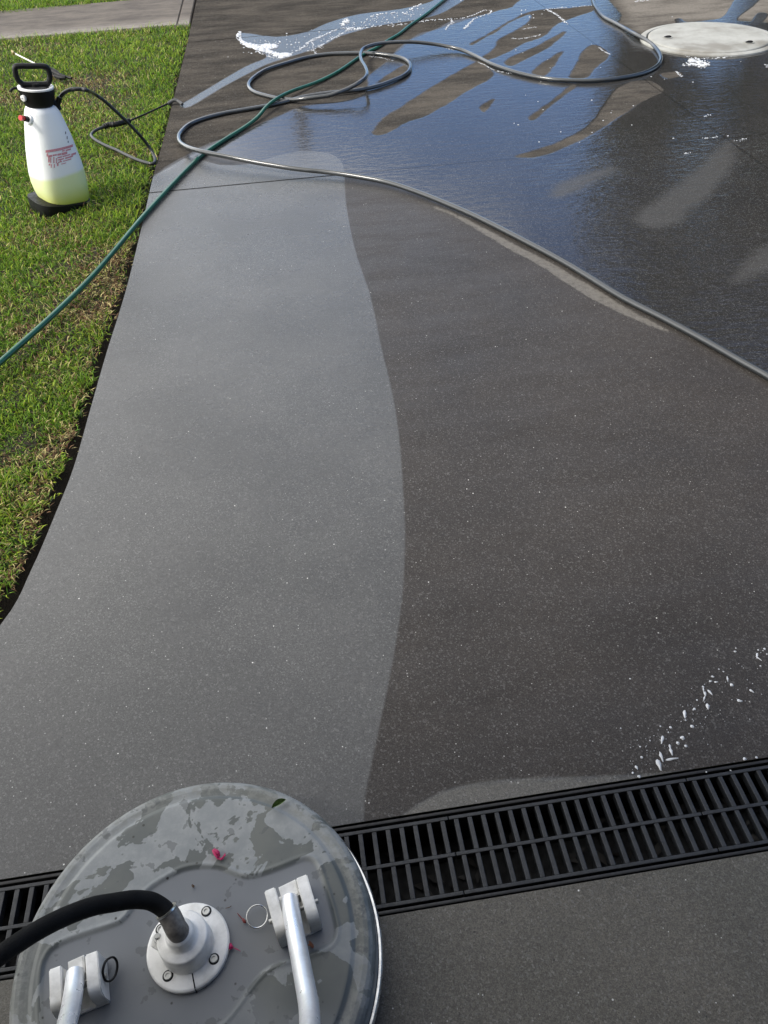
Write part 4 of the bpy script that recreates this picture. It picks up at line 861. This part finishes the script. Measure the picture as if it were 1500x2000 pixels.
grass('lawn_grass',[(-1.35,-.7,.7,1.6,50000,.85),(-1.6,-.65,1.6,2.6,38000,.9),(-1.8,-.6,2.6,4,27000,1.0),(-2.1,-.6,4,6,16000,1.15),(-2.6,-.6,6,8.0,8500,1.35),(-2.2,-1.35,.3,1.6,5000,1.2),(-2.6,-1.6,1.6,2.6,5000,1.2),(-3.0,-1.8,2.6,4,4000,1.3),(-3.6,-2.1,4,6,3500,1.4),(-4.6,-2.6,6,8,2500,1.6)],'short green lawn with yellow and dead brown patches beside the driveway')
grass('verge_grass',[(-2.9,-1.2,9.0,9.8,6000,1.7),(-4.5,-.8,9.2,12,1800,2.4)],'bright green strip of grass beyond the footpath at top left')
# soil under the verge
bm=bmesh.new(); add_prism(bm,[(-9,8.99),(-.63,9.28),(-.6,13),(-9,13)],-.14,-.03); tag(finish(bm,'verge_ground',sm.m,smooth=False),kind='structure')
# a clover-like weed at the slab edge, lower left
# ------------------------------------------------------------------ beyond the frame: what shades the near slab and what the wet slab mirrors
ga=empty('garage',(0,-.8,0)); tag(ga,'unseen open garage behind the camera, its eave shaped to shade the near slab','garage')
WALL=simple('brown_render_wall',(.16,.13,.11),.85,var=.2,bump=.4)
bm=bmesh.new(); add_box(bm,-4.2,-1.9,-1.1,-.85,0,2.6); add_box(bm,2.6,5.4,-1.1,-.85,0,2.6); add_box(bm,-1.9,2.6,-1.1,-.85,2.25,2.6); add_box(bm,-4.2,-3.95,-7,-1.1,0,2.6); add_box(bm,5.15,5.4,-7,-1.1,0,2.6); add_box(bm,-4.2,5.4,-7.2,-7,0,2.6); finish(bm,'wall',WALL,ga,smooth=False)
bm=bmesh.new(); add_prism(bm,[(-4.8,-7.6),(6.0,-7.6),(6.0,.30),(-4.8,.30)],2.6,2.75); finish(bm,'roof',simple('dark_roof',(.06,.06,.06),.7),ga,smooth=False)  # unseen roof; front overhang sized for the shade it throws on the near slab
bm=bmesh.new(); add_box(bm,-3.95,5.15,-7,-.86,-.004,-.0005); finish(bm,'garage_floor',simple('garage_floor_concrete',(.12,.12,.12),.7),ga,smooth=False)
BARK=simple('grey_bark',(.09,.07,.055),.9,var=.4,scale=12,bump=.8,bs=25); 
LEAF=simple('dark_foliage',(.018,.021,.009),.9,var=.5,scale=3)
def tree(x,y,h,cr_,lab,seed,nl=5200,low=.3):
    r_=random.Random(seed); t=empty('tree',(x,y,-.15)); tag(t,lab,'tree','trees beyond the driveway')
    bm=bmesh.new(); base=Vector((x,y,-.15)); top=base+Vector((r_.uniform(-.4,.4),r_.uniform(-.4,.4),h*.72)); P=[base,base.lerp(top,.4)+Vector((.1,.05,0)),top]
    P=[Vector(q) for q in catmull([tuple(p) for p in P],5)]; add_tube(bm,P,.2,10,rad=[.24*(1-.75*i/len(P))+.02 for i in range(len(P))]); tips=[]
    for i in range(12):
        a=r_.uniform(0,6.28); s0=base.lerp(top,r_.uniform(.35,1)); e=s0+Vector((math.cos(a)*cr_*r_.uniform(.5,.9),math.sin(a)*cr_*r_.uniform(.5,.9),h*r_.uniform(.05,.25))); add_tube(bm,[s0,s0.lerp(e,.5)+Vector((0,0,.15)),e],.05,6,rad=[.08,.05,.015]); tips.append(e)
    finish(bm,'trunk',BARK,t)
    bm=bmesh.new(); cl=[]
    for e in tips+[top]: cl+= [e+Vector((r_.gauss(0,.5),r_.gauss(0,.5),r_.gauss(.2,.5)))*min(1,cr_/1.5) for _ in range(3)]
    for i in range(10): cl.append(base+Vector((r_.gauss(0,cr_*.45),r_.gauss(0,cr_*.45),h*r_.uniform(low,1))))
    for i in range(nl):
        c=r_.choice(cl); p=c+Vector((r_.gauss(0,.42),r_.gauss(0,.42),r_.gauss(0,.36)))*min(1,.35+cr_/2); a=Vector((r_.gauss(0,1),r_.gauss(0,1),r_.gauss(0,1))).normalized(); b=a.orthogonal().normalized(); L=r_.uniform(.2,.36); W=L*.45
        if p.z>h or p.z<.3: continue
        bm.faces.new([bm.verts.new(q) for q in (p-a*L,p-b*W,p+a*L,p+b*W)])
    finish(bm,'crown',LEAF,t,smooth=False)
tree(7.75,16.2,6.9,.5,'narrow dark leafy tree beyond the driveway',3,12000,.04)
tree(8.3,12.7,7.0,1.65,'tall dark leafy tree right of the narrow tree beyond the driveway',4,32000,.04)
tree(11.3,11.2,7.6,2.4,'broad dark leafy tree at the far right beyond the driveway',5,18000,.04)
def pole(x,y,h,r,lab):
    o=empty('timber_pole',(x,y,-.15)); tag(o,lab,'pole'); bm=bmesh.new(); add_tube(bm,[Vector((x,y,-.15)),Vector((x,y,h*.5)),Vector((x,y,h))],r,14,rad=[r,r*.9,r*.8]); finish(bm,'post',BARK,o); bm=bmesh.new(); add_box(bm,x-.5,x+.5,y-.05,y+.05,h-.35,h-.25); finish(bm,'crossarm',BARK,o,smooth=False)

def along(px,dist,elev_px):
    d=FW+((px[0]-750)/F)*RT-((elev_px-1000)/F)*UP; hl=math.hypot(d[0],d[1]); e=-d[2]/hl
    return d[0]/hl*dist,d[1]/hl*dist,dist*e-H
for px,dist,ey_,r_,lab in (((596,250),26,300,.2,'tall timber pole standing across the street straight ahead'),((331,420),21,436,.10,'slim timber pole across the street to the left')):
    x,y,h=along(px,dist,ey_); pole(x,y,h,r_,lab)
